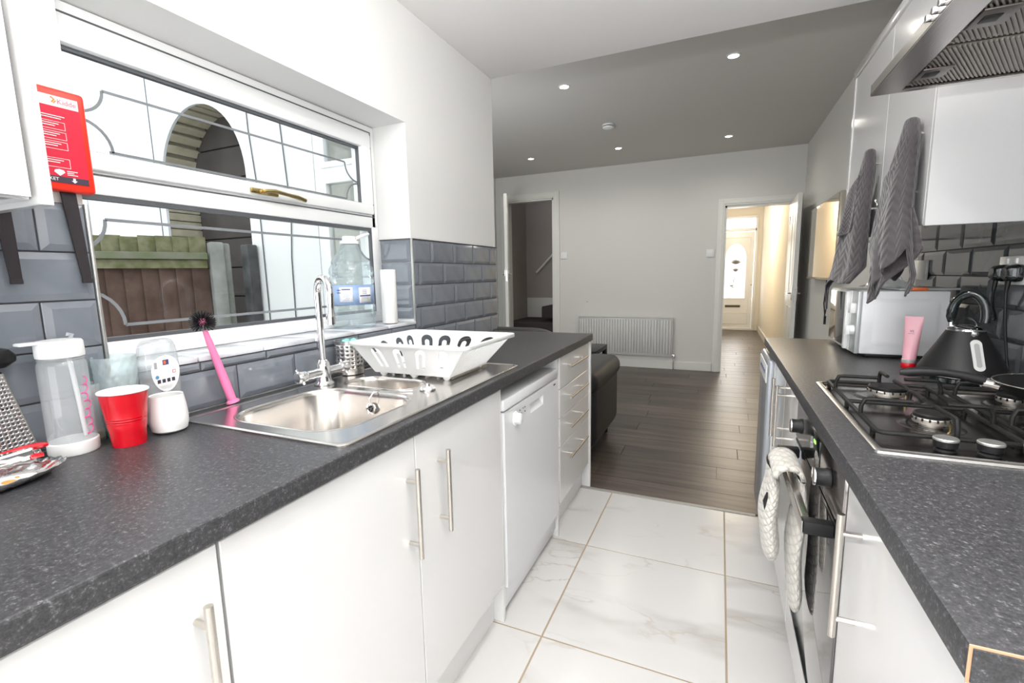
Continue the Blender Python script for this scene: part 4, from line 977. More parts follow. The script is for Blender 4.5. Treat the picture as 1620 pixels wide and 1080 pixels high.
# oven
ov = root('oven', (1.76, 1.318, 0), 'built-in single oven with black glass door and steel control panel', 'oven')
bm = nb(); box(bm, 1.502, 2.05, 1.025, 1.611, .222, .862); part('body', bm, BLACKM, ov)
PANELM = brushed('oven_panel_steel', (.30, .28, .27), .16, (200, 3, 200), .05)
bm = nb(); box(bm, 1.478, 1.499, 1.022, 1.614, .742, .866, .003); cpn = part('control_panel', bm, PANELM, ov)
bm = nb(); box(bm, 1.476, 1.4785, 1.25, 1.37, .775, .845, .001); part('clock_window', bm, BLACKG, cpn)
text('12:05', .011, (1.4755, 1.322, .822), (0, -1, 0), (0, 0, 1), GREENE, cpn, 'clock_digits', .0005)
Rxm = Matrix(((0, 0, -1), (1, 0, 0), (0, -1, 0)))
for y in (1.50, 1.135):
    bm = nb(); lathe(bm, [(.0, .0), (.0215, .0), (.0215, .006), (.019, .010), (.0195, .028)], (1.477, y, .805), 26, axis=Rxm); kn = part('knob', bm, BLACKM, cpn)
    bm = nb(); lathe(bm, [(.0195, .028), (.019, .031), (.0165, .0315), (.0, .0315)], (1.477, y, .805), 26, axis=Rxm); part('knob_cap', bm, CHROME, kn) if False else part('knob_cap', bm, CHROME, cpn)
bm = nb(); box(bm, 1.480, 1.499, 1.022, 1.614, .225, .736, .003); od = part('door', bm, OVENG, ov)
for a_ in (.2245, .729): bm = nb(); box(bm, 1.479, 1.4815, 1.022, 1.614, a_, a_+.0075); part('door_trim', bm, BLACKG, od)
bm = nb(); box(bm, 1.425, 1.445, 1.08, 1.555, .70, .712, .002); part('handle_bar', bm, STEEL, ov) 
bm = nb(); box(bm, 1.422, 1.4245, 1.075, 1.56, .6985, .726, .0008, 1); part('handle_face', bm, STEEL, ov)
for y in (1.075, 1.53): bm = nb(); box(bm, 1.4255, 1.479, y, y+.028, .699, .726, .002); part('handle_bracket', bm, BLACKM, ov)
bm = nb(); box(bm, 1.484, 1.50, 1.018, 1.618, .10, .215, .0015, 1); thing('filler_panel', bm, GLOSSW, 'white filler strip beneath the built-in oven', 'panel')
bm = nb(); box(bm, 1.53, 1.545, 1.018, 1.619, .001, .097); struct('baseboard_unit', bm, CARC)

# oven gloves: quilted strip draped over the handle bar
ovg = root('oven_gloves', (1.435, 1.35, .73), 'cream quilted double oven glove draped over the oven handle', 'oven gloves')
def lobe(yc, w, ztip, x, zt, nm, th, lean=0):
    bm = nb()
    def f(u, v):
        a = 2*pi*u; z = zt+(ztip-zt)*v
        k = 1 if v < .8 else math.sqrt(max(0, 1-((v-.8)/.2)**2))
        ww = w*(.72+.28*min(1, v*3))*max(.05, k); t = th*(.5+.5*sin(min(1, v*1.5)*pi*.6))*max(.1, k)
        return Vector((x+t*sin(a)+.004*sin(v*9), yc+lean*v+ww*cos(a), z))
    grid(bm, f, 28, 30, (.6, 1.0), True); return part(nm, bm, GLOVE, ovg, ang=80)
lobe(1.40, .085, .475, 1.394, .728, 'front_mitt', .023, -.035); lobe(1.35, .088, .345, 1.455, .722, 'rear_mitt', .0175, .01)
bm = nb()
def strapf(u, v):
    a = pi*v; return Vector((1.426-.031*cos(a), 1.375-.075+.15*u, .720+.030*sin(a)))
grid(bm, strapf, 8, 16, (.3, .3)); part('strap', bm, GLOVE, ovg, mods=[SOL(.011)])
bm = nb(); tube(bm, [(1.381, 1.325, .67), (1.378, 1.328, .645), (1.380, 1.322, .615)], [.002, .006, .002], 8); part('hanging_slot', bm, DARKH, ovg)

# ------------------------------------------------------------------ hob
hb = root('gas_hob', (1.77, 1.31, .91), 'stainless steel gas hob with four burners and black pan supports', 'hob')
HX0, HX1, HY0, HY1 = 1.518, 2.03, 1.015, 1.605
HOBM = brushed('hob_steel', (.28, .26, .25), .22, (200, 3, 60), .05)
bm = nb(); L1 = [Vector((x, y, .9108)) for x, y in rrect(HX0, HX1, HY0, HY1, .008, 3)]
def hr_(e, z): return [Vector((x, y, z)) for x, y in rrect(HX0+e, HX1-e, HY0+e, HY1-e, .008, 3)]
loft(bm, [hr_(0, .9108), hr_(.001, .915), hr_(.006, .918), hr_(.011, .917), hr_(.016, .9125)], False, True); part('tray', bm, HOBM, hb, ang=25)
bm = nb(); loft(bm, [hr_(-.0006, .9107), hr_(.0, .9155), hr_(.006, .9188), hr_(.0115, .9178)], False, False); part('rim', bm, STEEL, hb)
BUR = [(1.655, 1.475, .042), (1.665, 1.225, .032), (1.90, 1.475, .032), (1.90, 1.225, .05)]
for x, y, r in BUR:
    bm = nb(); lathe(bm, [(r*.6, .913), (r*.6, .921), (r*.97, .922), (r, .924), (r, .932), (r*.95, .934)], (x, y, 0), 36); bd_ = nb(); lathe(bd_, [(r*1.75, .9128), (r*1.5, .916), (r*1.15, .915), (r*.7, .9135)], (x, y, 0), 36); part('burner_dish', bd_, HOBM, hb); b_ = part('burner', bm, mat('burner_alloy', (.6, .58, .54), .35, .9), hb)
    bm = nb(); lathe(bm, [(r*.97, .9342), (r*.98, .940), (r*.9, .9425), (0, .943)], (x, y, 0), 36); part('burner_cap', bm, CAST, b_)
    bm = nb()
    for k in range(16):
        a = k*pi/8; box(bm, x+r*1.0*cos(a)-.0015, x+r*1.0*cos(a)+.0015, y+r*1.0*sin(a)-.0015, y+r*1.0*sin(a)+.0015, .928, .9335)
    part('flame_ports', bm, DARKH, b_)
    bm = nb(); tube(bm, [(x+r*.6, y-r*1.1, .913), (x+r*.6, y-r*1.1, .931)], [.003, .002], 8); part('igniter', bm, BRASS, b_)
for x0, x1 in ((1.542, 1.762), (1.79, 2.01)):
    cx = (x0+x1)/2; bm = nb(); zf = .926; rr_ = .0048
    pts = [(a, b, zf) for a, b in rrect(x0, x1, 1.10, 1.575, .015, 4)]; tube(bm, pts, rr_, 8, closed=True)
    tube(bm, [(x0, 1.345, zf), (x1, 1.345, zf)], rr_, 8)
    for yb in (1.475, 1.225):
        for dx, dy in ((-1, 0), (1, 0), (0, -1), (0, 1)):
            bx = (x0 if dx < 0 else x1) if dx else cx+.01
            by = yb if dx else ((1.345 if yb > 1.345 else 1.10) if dy < 0 else (1.575 if yb > 1.345 else 1.345))
            tx, ty = cx+.008+dx*.028, yb+dy*.028; zt_ = .962
            d = Vector((tx-bx, ty-by, 0)); dn = d.normalized(); b0_ = Vector((bx, by, zf))
            tube(bm, [b0_, b0_+Vector((0, 0, .02)), b0_+dn*.006+Vector((0, 0, zt_-zf-.001)), b0_+dn*.018+Vector((0, 0, zt_-zf)), Vector((tx, ty, zt_))], rr_*.95, 8)
    for a in (x0, x1):
        for b in (1.13, 1.345, 1.55): tube(bm, [(a, b, .913), (a, b, zf)], .005, 8)
    part('pan_support', bm, CAST, hb)
for k in range(4):
    x = 1.633+k*.062; y = 1.062
    bm = nb(); lathe(bm, [(.016, .913), (.016, .916), (.014, .918), (.012, .92), (.0175, .922), (.0185, .934)], (x, y, 0), 26); kb = part('knob', bm, BLACKM, hb)
    bm = nb(); lathe(bm, [(.0188, .934), (.0188, .937), (.0175, .9385), (0, .9382)], (x, y, 0), 26); part('knob_cap', bm, ALU, kb)

# ------------------------------------------------------------------ frying pan
fpn = root('frying_pan', (1.92, 1.31, .967), 'black non-stick frying pan on the right burners', 'pan')
bm = nb(); pcx = (1.920, 1.315, .9675)
lathe(bm, [(0, 0), (.088, 0), (.100, .006), (.119, .030), (.121, .0305), (.1225, .030), (.1195, .031), (.1165, .030), (.098, .008), (.086, .003), (0, .003)], pcx, 44); part('pan_body', bm, CAST, fpn)
bm = nb(); tube(bm, [(pcx[0]+.1215*cos(a*pi/22), pcx[1]+.1215*sin(a*pi/22), .9985) for a in range(44)], .0014, 6, closed=True); part('steel_rim', bm, STEEL, fpn)
hd0 = Vector((1.800, 1.330, .991)); hd1 = Vector((1.640, 1.350, 1.002))
bm = nb(); tube(bm, [hd0+Vector((.006, 0, -.004)), hd0.lerp(hd1, .12)], [.011, .010], 12); part('bracket', bm, STEEL, fpn)
bm = nb(); pts = [hd0.lerp(hd1, t)+Vector((0, 0, .012*sin(t*pi))) for t in (.1, .2, .35, .55, .75, .9, 1)]; tube(bm, pts, [.010, .0105, .009, .009, .011, .0105, .006], 12); part('handle', bm, BLACKM, fpn)

# ------------------------------------------------------------------ kettle
kt = root('kettle', (1.912, 1.785, .91), 'black pyramid kettle with arched handle and water gauge', 'kettle')
kc = (1.912, 1.785, .9105)
bm = nb(); lathe(bm, [(0, 0), (.088, 0), (.092, .003), (.09, .014), (.085, .018), (0, .018)], kc, 40); part('power_base', bm, BLACKG, kt)
bm = nb(); lathe(bm, [(.09, .019), (.100, .021), (.102, .030), (.098, .04), (.085, .068), (.065, .105), (.049, .138), (.043, .150)], kc, 48); part('body', bm, BLACKM, kt)
bm = nb(); lathe(bm, [(.0985, .018), (.1025, .019), (.1035, .0235), (.102, .028)], kc, 48); part('chrome_band', bm, CHROME, kt)
bm = nb(); lathe(bm, [(.044, .149), (.044, .154), (.036, .160), (.02, .165), (0, .166)], kc, 36); ld = part('lid', bm, CHROME, kt)
vdir = Vector((-.55, -.83, 0)).normalized(); sdir = Vector((.83, -.55, 0)).normalized()
bm = nb(); tube(bm, [Vector(kc)+sdir*.022*cos(a)+Vector((0, 0, .163+.022*sin(a))) for a in [k*pi/8 for k in range(9)]], .0028, 8); part('lid_loop', bm, BLACKG, ld)
bm = nb(); hp = []
for k in range(15):
    a = -.25+k*(pi+.55)/14; hp.append(Vector(kc)+sdir*(.002+.038*cos(a))+Vector((0, 0, .190+.066*sin(a))))
tube(bm, hp, [.012]*3+[.0115]*8+[.012, .013, .012, .008], 14); part('handle', bm, BLACKG, kt)
bm = nb(); tube(bm, [Vector(kc)-sdir*.034+Vector((0, 0, .15)), Vector(kc)-sdir*.036+Vector((0, 0, .185))], [.008, .006], 10); part('chrome_pillar', bm, CHROME, kt)
# gauge
gd = (vdir*.80+sdir*.60).normalized(); gs = Vector((-gd.y, gd.x, 0)); 
def kpt(h, off): # on the cone surface
    r = .098+( .049-.098)*(h-.04)/(.138-.04); return Vector(kc)+gd*(r+off)+Vector((0, 0, h))
def gshape(w, h0, h1, off, m, nm):
    bm = nb(); P0, P1 = kpt(h0, off), kpt(h1, off); ax = (P1-P0); L = ax.length; ax.normalize(); nn = gs.cross(ax).normalized()
    if nn.dot(gd) < 0: nn = -nn
    pts = [( w*cos(radians(a)), w*sin(radians(a))+(L-w if a <= 180 else w)) for a in range(0, 360, 15)]
    pts = [(w*cos(radians(a)), (L-w if a < 180 or a == 0 else w)+w*sin(radians(a))) for a in range(0, 360, 15)]
    loft(bm, [[P0+gs*u+ax*v-nn*.004 for u, v in pts], [P0+gs*u+ax*v for u, v in pts]]); return part(nm, bm, m, kt)
gshape(.013, .045, .128, .001, mat('gauge_pale', (.62, .63, .62), .25), 'water_gauge'); gshape(.006, .055, .118, .0022, mat('gauge_grey', (.33, .33, .33), .3), 'gauge_tube')
bm = nb(); q = kpt(.143, .004); lathe(bm, [(0, -.006), (.008, -.004), (.0085, 0), (.005, .003), (0, .0035)], q, 18, axis=Matrix((gs, Vector((0, 0, 1)), gd)).transposed()); part('chrome_badge', bm, CHROME, kt)
bm = nb(); q = Vector(kc)+gd*.098+Vector((0, 0, .012)); tube(bm, [q, q+gd*.012+Vector((0, 0, -.002))], [.006, .005], 10); part('switch', bm, BLACKG, kt)

# ------------------------------------------------------------------ hand cream tube
ht = root('cream_tube', (1.84, 1.965, .91), 'pale pink hand cream tube standing on its red cap', 'tube')
bm = nb(); lathe(bm, [(0, 0), (.0195, 0), (.020, .002), (.020, .014), (.019, .016), (0, .016)], (1.84, 1.965, .9105), 28); part('cap', bm, RED, ht)
bm = nb(); lathe(bm, [(.018, .016), (.0192, .018), (.0192, .028), (.018, .029), (0, .029)], (1.84, 1.965, .9105), 28); part('silver_collar', bm, mat('silver_foil', (.75, .75, .76), .4, .6), ht)
bm = nb(); tdir = Vector((.93, -.37, 0)); tn = Vector((.37, .93, 0)); rings = []
for z, w, d in ((.029, .0185, .0185), (.06, .0200, .0165), (.10, .0215, .012), (.14, .0235, .006), (.160, .0245, .0018), (.172, .0245, .0014)):
    rings.append([Vector((1.84, 1.965, .9105+z))+tdir*w*cos(2*pi*k/24)+tn*d*sin(2*pi*k/24)+Vector((.006*z/.17, .004*z/.17, 0)) for k in range(24)])
loft(bm, rings); part('tube_body', bm, PINKL, ht)
text('VS', .010, (1.832, 1.953, 1.032), (.93, -.37, 0), (0, 0, 1), DARKP, ht); text('hand cream', .0036, (1.828, 1.953, 1.026), (.93, -.37, 0), (0, 0, 1), DARKP, ht)

# ------------------------------------------------------------------ microwave
mw = root('microwave', (1.89, 2.36, .91), 'white microwave oven facing the aisle beside the hand cream', 'microwave')
bm = nb(); box(bm, 1.738, 1.992, 2.135, 2.585, .924, 1.160, .006, 2)
part('case', bm, PLW2, mw)
bm = nb(); t = [(1.80, .966), (2.02, .966), (2.02, 1.13), (1.80, 1.13)]
loft(bm, [[Vector((a, 2.1348, b)) for a, b in rrect(1.775, 1.968, .955, 1.132, .02, 4)], [Vector((a, 2.130, b)) for a, b in rrect(1.790, 1.955, .970, 1.118, .016, 4)]], False, True); part('pressed_side_panel', bm, PLW2, mw, ang=20)
bm = nb(); box(bm, 1.724, 1.7375, 2.137, 2.225, .924, 1.160, .003); cpm = part('control_panel', bm, mat('silver_panel', (.55, .57, .58), .3, .3), mw)
bm = nb(); box(bm, 1.722, 1.7375, 2.227, 2.583, .924, 1.160, .003); dm = part('door', bm, PLW, mw)
bm = nb(); box(bm, 1.719, 1.7225, 2.262, 2.579, .935, 1.150, .001); part('dark_window', bm, mat('microwave_glass', (.07, .07, .075), .08, spec=.8), dm)
bm = nb(); box(bm, 1.708, 1.7225, 2.238, 2.262, .928, 1.157, .003); part('door_edge', bm, PLW, dm)
bm = nb(); box(bm, 1.706, 1.7245, 2.155, 2.19, 1.075, 1.115, .004); part('button', bm, PLW, cpm)
bm = nb(); lathe(bm, [(0, 0), (.02, 0), (.018, .014), (0, .014)], (1.724, 2.175, 1.01), 24, axis=Rxm); box(bm, 1.698, 1.712, 2.170, 2.180, .992, 1.028, .003); part('timer_knob', bm, PLW, cpm)
bm = nb()
for x in (1.77, 1.96):
    for y in (2.17, 2.55): cyl(bm, (x, y, .9105), (x, y, .925), .012)
box(bm, 1.76, 1.98, 2.14, 2.16, .914, .9245, .002); part('feet', bm, BLACKM, mw)
# stuff on the microwave
bm = nb(); box(bm, 1.84, 2.02, 2.17, 2.45, 1.1615, 1.169, .002, 1, Matrix.Rotation(.1, 3, 'Z')); thing('folded_paper', bm, mat('grey_paper', (.42, .43, .45), .6), 'flat grey folder lying on top of the microwave', 'folder')
bm = nb(); box(bm, 1.885, 1.93, 2.142, 2.157, 1.1615, 1.173, .002); thing('orange_lighter', bm, ORANGE, 'small orange gas lighter on the microwave edge', 'lighter')
bm = nb()
def bagf(u, v): return Vector((1.79+.13*u, 2.17+.28*v, 1.170+.05*sin(pi*u)*sin(pi*v)*(1+.35*sin(u*17)*sin(v*13))+.004*sin(u*31+v*23)))
grid(bm, bagf, 22, 22); part('plastic_bag', bm, PGLASS, None, 'crumpled clear plastic bag on top of the microwave', cat='bag', ang=20)

# ------------------------------------------------------------------ sockets, plugs and flexes
def socket(name, y0, y1, z0, z1, lab):
    r_ = root(name, (2.07, (y0+y1)/2, z0), lab, 'socket'); bm = nb(); box(bm, 2.058, 2.0695, y0, y1, z0, z1, .003); part('plate', bm, mat('socket_white', (.7, .7, .68), .3), r_); return r_
s1 = socket('wall_socket', 1.86, 2.01, 1.187, 1.273, 'white double wall socket holding two black plugs')
for y in (1.91, 1.96):
    bm = nb(); box(bm, 2.053, 2.0585, y-.006, y+.006, 1.25, 1.266, .001); part('rocker_switch', bm, PLW, s1)
socket('wall_socket', 2.60, 2.75, 1.19, 1.275, 'white wall socket behind the towels above the microwave')
for y, lab, ex in ((1.962, 'black plug nearer the microwave in the double socket', 0), (1.89, 'black plug nearer the cooker in the double socket', 1)):
    pg = root('power_plug', (2.04, y, 1.22), lab, 'plug')
    bm = nb(); loft(bm, [[Vector((x, y+a, 1.222+b)) for a, b in rrect(-w, w, -w, w, w*.5, 3)] for x, w in ((2.0575, .025), (2.045, .026), (2.03, .022), (2.022, .015))]); part('plug_body', bm, BLACKG, pg)
    bm = nb(); tube(bm, [(2.035, y, 1.20), (2.033, y, 1.175), (2.033, y, 1.165)], [.007, .006, .0045], 10); part('strain_relief', bm, BLACKM, pg)
    bm = nb()
    if ex == 0: pts = [(2.033, y, 1.165), (2.04, y+.01, 1.12), (2.058, y+.03, 1.08), (2.06, y+.06, 1.07), (2.06, y+.09, 1.08)]
    else: pts = [(2.033, y, 1.165), (2.037, y-.005, 1.08), (2.045, y-.01, 1.0), (2.05, y-.02, .94), (2.05, y-.04, .918), (2.02, y-.07, .916)]
    P_ = [Vector(p) for p in pts]; sm = []
    for i in range(len(P_)-1):
        a_, b_, c_, d_ = P_[max(i-1, 0)], P_[i], P_[i+1], P_[min(i+2, len(P_)-1)]
        for k in range(6):
            t = k/6; sm.append(.5*((2*b_)+(-a_+c_)*t+(2*a_-5*b_+4*c_-d_)*t*t+(-a_+3*b_-3*c_+d_)*t**3))
    sm.append(P_[-1]); tube(bm, sm, .0038, 8); part('flex', bm, BLACKM, pg)

# ------------------------------------------------------------------ right wall cabinets
wcr = root('wall_cabinet', (1.93, 2.23, 1.365), 'tall white gloss wall cabinet with two doors and towels on its handles', 'cabinet')
XW = 1.78; zt = 2.10
bm = nb(); box(bm, 1.80, 2.07, 1.762, 2.715, 1.367, zt, .001, 1); part('carcass', bm, GLOSSW, wcr)
bm = nb(); box(bm, XW, 2.07, 1.745, 1.7615, 1.363, zt, .001, 1); part('end_panel', bm, mat('end_panel_white', (.66, .66, .67), .2), wcr)
bm = nb(); box(bm, XW-.004, 2.07, 2.716, 2.734, 1.363, zt, .001, 1); part('end_panel', bm, GLOSSW, wcr)
for a, b, hy in ((1.764, 2.2, 1.835), (2.202, 2.714, 2.265)):
    bm = nb(); box(bm, XW, 1.7995, a, b, 1.367, zt-.002, .0015, 1); d_ = part('door', bm, GLOSSW, wcr); bar_handle(hy, 1.435, 1.675, XW, -1, d_)
bm = nb(); box(bm, 1.772, 2.07, 1.74, 2.74, zt+.001, zt+.034, .003); part('cornice', bm, GLOSSW, wcr)

# towels bunched over the handle tops
def mk_towel(lab, rows, bots, flap, tagp, seed):
    """rows: (z, far y, near y, front x, back x); bots: bottom height around the bundle; flap: corner points of the loose front fold"""
    r_ = root('kitchen_towel', (1.74, (rows[0][1]+rows[0][2])/2, rows[-1][0]), lab, 'towel'); rd = random.Random(seed); ph = rd.random()*6
    def itp(z, j):
        for a, b in zip(rows, rows[1:]):
            if a[0] >= z >= b[0]: t = (a[0]-z)/(a[0]-b[0]+1e-9); return a[j]+(b[j]-a[j])*t
        return rows[-1][j]
    def ib(u):
        for a, b in zip(bots, bots[1:]):
            if a[0] <= u <= b[0]: return a[1]+(b[1]-a[1])*(u-a[0])/(b[0]-a[0])
        return bots[-1][1]
    zt_ = rows[0][0]
    def f(u, v):
        a = 2*pi*u                      # u = 0 at the near edge, .25 front, .5 far edge, .75 back
        z = zt_+(ib(u)-zt_)*max(0, (v-.05)/.95); k = min(1, math.sqrt(v/.05)) if v < .05 else 1
        yf, yn, xf_, xb_ = (itp(z, j) for j in (1, 2, 3, 4)); yc, ry, xc, rx = (yf+yn)/2, abs(yf-yn)/2, (xf_+xb_)/2, (xb_-xf_)/2
        pl_ = 1+(.22*sin(a*5+ph+v*2.2)+.12*sin(a*8+ph*2-v*3))*min(1, v*2.5)*abs(sin(a))
        return Vector((xc-rx*sin(a)*pl_*k, yc-ry*cos(a)*k, z+(.014*math.sqrt(1-k*k) if v < .05 else 0)))
    bm = nb(); grid(bm, f, 72, 70, (2.4, 2.2), True); part('bundle', bm, TOWEL, r_, ang=80, mods=[SOL(.003)])
    P_ = [Vector(p) for p in flap]      # top-far, top-near, bottom-near, bottom-far
    def g(u, v):
        p = (P_[0]*(1-u)+P_[1]*u)*(1-v)+(P_[3]*(1-u)+P_[2]*u)*v
        return p+Vector((-.010*sin(pi*u)-.008*sin(u*9+v*2+ph)*v, 0, -.012*sin(pi*u)*v))
    bm = nb(); grid(bm, g, 24, 40, (1, 1.6)); fl_ = part('loose_fold', bm, TOWEL, r_, ang=80, mods=[SOL(.006)])
    bm = nb(); tube(bm, [g(k/16, 1) for k in range(17)], .0042, 8); part('hem', bm, TOWEL, fl_)
    bm = nb(); a = Vector(tagp); grid(bm, lambda u, v: a+Vector((-.003*sin(u*6), .012*v-.004*u, -.018*u+.005*v)), 5, 2); part('care_tag', bm, PLW, r_, mods=[SOL(.001)])
mk_towel('dark grey chevron towel nearer the cooker, on the near door handle',
    [(1.672, 1.862, 1.812, 1.736, 1.770), (1.62, 1.872, 1.785, 1.726, 1.772), (1.50, 1.935, 1.765, 1.712, 1.772), (1.40, 1.99, 1.755, 1.706, 1.772), (1.31, 2.015, 1.735, 1.700, 1.775), (1.22, 1.95, 1.75, 1.702, 1.79), (1.12, 1.90, 1.80, 1.706, 1.78)],
    [(0, 1.30), (.12, 1.25), (.25, 1.21), (.38, 1.14), (.5, 1.22), (.62, 1.20), (.72, 1.26), (.82, 1.155), (.9, 1.17), (1, 1.30)],
    ((1.716, 1.915, 1.50), (1.722, 1.80, 1.56), (1.775, 1.735, 1.30), (1.700, 1.925, 1.13)), (1.699, 1.905, 1.462), 3)
mk_towel('dark grey chevron towel nearer the living room, on the far door handle',
    [(1.680, 2.29, 2.245, 1.736, 1.768), (1.62, 2.31, 2.225, 1.728, 1.77), (1.50, 2.40, 2.205, 1.714, 1.77), (1.38, 2.50, 2.19, 1.706, 1.77), (1.25, 2.60, 2.18, 1.700, 1.77), (1.17, 2.53, 2.19, 1.672, 1.702), (1.05, 2.46, 2.38, 1.672, 1.698)],
    [(0, 1.19), (.15, 1.185), (.28, 1.20), (.38, 1.17), (.47, 1.07), (.53, 1.07), (.6, 1.19), (.7, 1.19), (.85, 1.185), (1, 1.19)],
    ((1.712, 2.40, 1.50), (1.722, 2.25, 1.60), (1.714, 2.25, 1.40), (1.702, 2.43, 1.39)), (1.700, 2.43, 1.40), 11)

# ------------------------------------------------------------------ cooker hood
hd = root('cooker_hood', (1.84, 1.31, 1.70), 'stainless steel cooker hood with two mesh filters above the hob', 'hood')
X0, X1, Y0, Y1, Z0 = 1.597, 2.06, 1.01, 1.615, 1.70
bm = nb(); loft(bm, [[Vector(p) for p in ((X0, Y0, Z0+.028), (X1, Y0, Z0+.028), (X1, Y1, Z0+.028), (X0, Y1, Z0+.028))], [Vector(p) for p in ((1.80, 1.19, Z0+.20), (X1, 1.19, Z0+.20), (X1, 1.43, Z0+.20), (1.80, 1.43, Z0+.20))], [Vector(p) for p in ((1.80, 1.19, 2.355), (X1, 1.19, 2.355), (X1, 1.43, 2.355), (1.80, 1.43, 2.355))]]); part('canopy', bm, STEEL, hd, flat=True)
fo = [(X0+.062, Y0+.016), (X1-.02, Y0+.016), (X1-.02, Y1-.016), (X0+.062, Y1-.016)]
bm = nb(); plate(bm, [[(X0, Y0), (X1, Y0), (X1, Y1), (X0, Y1)], fo], lambda u, v, w: (u, v, Z0+w), .004)
box(bm, X0, X0+.003, Y0, Y1, Z0+.002, Z0+.028); box(bm, X0, X1, Y1-.003, Y1, Z0+.002, Z0+.028); box(bm, X0, X1, Y0, Y0+.003, Z0+.002, Z0+.028)
part('lip', bm, STEEL, hd, flat=True)
for a, b in ((Y0+.02, 1.345), (1.358, Y1-.02)):
    bm = nb(); box(bm, X0+.066, X1-.024, a, b, Z0+.008, Z0+.014); fl = part('filter', bm, FILTER, hd)
    bm = nb(); n = 44; w = (X1-.024-X0-.066)
    xa, xb, ya, yb2 = X0+.07, X1-.028, a+.006, b-.006; dq = Vector((1, 2, 0)).normalized(); nq = Vector((-dq.y, dq.x, 0))
    c0 = Vector(((xa+xb)/2, (ya+yb2)/2, 0))
    for k in range(-52, 53):
        p_ = c0+nq*k*.0075; ts = []
        for (num, den) in ((xa-p_.x, dq.x), (xb-p_.x, dq.x), (ya-p_.y, dq.y), (yb2-p_.y, dq.y)): ts.append(num/den)
        t0_, t1_ = max(min(ts[0], ts[1]), min(ts[2], ts[3])), min(max(ts[0], ts[1]), max(ts[2], ts[3]))
        if t1_-t0_ > .01:
            P0_, P1_ = p_+dq*t0_, p_+dq*t1_
            loft(bm, [[q_+nq*s_*.0017+Vector((0, 0, z_)) for s_, z_ in ((-1, Z0+.0085), (-1, Z0+.004), (1, Z0+.004), (1, Z0+.0085))] for q_ in (P0_, P1_)])
    part('filter_ridges', bm, FILTER, fl, flat=True, kind='stuff')
    bm = nb(); box(bm, X0+.068, X0+.125, b-.125 if b > 1.4 else b-.155, b-.055 if b > 1.4 else b-.075, Z0+.001, Z0+.0045, .001); lt_ = part('latch_plate', bm, mat('latch_steel', (.22, .2, .19), .35, .8), hd)
    bm = nb(); yb_ = (b-.09 if b > 1.4 else b-.115); box(bm, X0+.078, X0+.105, yb_-.014, yb_+.014, Z0-.001, Z0+.0015, .0005); part('latch', bm, BLACKM, lt_)
for k in range(5):
    y = 1.095+k*.03; bm = nb(); lathe(bm, [(0, 0), (.007, 0), (.007, .008), (.006, .010), (0, .010)], (X0, y, Z0+.015), 16, axis=Rxm); part('button', bm, CHROME, hd)
for y in (-1.1, .15, 1.3):
    bm = nb(); lathe(bm, [(.0, 2.352), (.03, 2.352), (.033, 2.349), (.045, 2.352), (.046, 2.3605)], (1.03, y, 0), 24)
    o = thing('ceiling_spotlight', bm, CHROME, {-1.1: 'recessed ceiling spotlight over the rear of the kitchen', .15: 'recessed ceiling spotlight above the photographer', 1.3: 'recessed kitchen ceiling spotlight nearest the living room'}[y], 'spotlight')

# ------------------------------------------------------------------ living room
labs = ['recessed spotlight left of the smoke alarm, nearer the kitchen', 'largest recessed spotlight, right of the smoke alarm and nearer the kitchen', 'recessed spotlight above the stair doorway', 'recessed spotlight just beyond the smoke alarm', 'recessed spotlight above the hall doorway']
base = None
for (x, y), lb_ in zip(SPOTS, labs):
    if base is None:
        base = root('ceiling_spotlight', (x, y, 2.62), lb_, 'spotlight', 'living room ceiling spotlights')
        bm = nb(); lathe(bm, [(.030, -.001), (.034, -.006), (.042, -.004), (.043, -.0005)], (x, y, 2.62), 28); part('bezel', bm, PLW, base, mods=[SOL(.001)])
        bm = nb(); lathe(bm, [(0, -.0045), (.028, -.0045), (.030, -.001)], (x, y, 2.62), 24); part('lamp_face', bm, SPOTE, base)
    else:
        c = copy_tree(base); c.location = (x, y, 2.62); c['label'] = lb_
sa = root('smoke_alarm', (.233, 4.6, 2.62), 'round white smoke alarm on the living room ceiling', 'alarm')
bm = nb(); lathe(bm, [(.053, -.0005), (.055, -.012), (.05, -.014)], (.233, 4.6, 2.62), 32); lathe(bm, [(.052, -.022), (.05, -.030), (.04, -.036), (0, -.038)], (.233, 4.6, 2.62), 32); part('housing', bm, PLW, sa)
bm = nb(); lathe(bm, [(.049, -.013), (.049, -.023)], (.233, 4.6, 2.62), 32); part('vent_band', bm, GASK, sa)
# radiator
rd_ = root('radiator', (.10, 6.25, .16), 'white panel radiator on the far living room wall', 'radiator')
bm = nb(); box(bm, -.512, .712, 6.252, 6.262, .168, .672, .003); box(bm, -.512, .712, 6.225, 6.275, .668, .678, .003); box(bm, -.515, -.508, 6.225, 6.275, .175, .672, .002); box(bm, .708, .715, 6.225, 6.275, .175, .672, .002)
part('panel', bm, mat('radiator_white', (.72, .72, .70), .35), rd_)
bm = nb(); nr = 34
for k in range(nr):
    x = -.49+k*1.182/(nr-1); box(bm, x-.010, x+.010, 6.226, 6.254, .20, .64, .009, 2)
part('convector_ribs', bm, mat('radiator_rib_white', (.72, .72, .70), .35), rd_)
bm = nb(); tube(bm, [(.735, 6.25, 0), (.735, 6.25, .17), (.715, 6.25, .19)], .008, 10); tube(bm, [(-.53, 6.25, 0), (-.53, 6.25, .17), (-.513, 6.25, .19)], .008, 10); box(bm, .718, .752, 6.235, 6.265, .15, .20, .006); part('pipes', bm, CHROME, rd_)
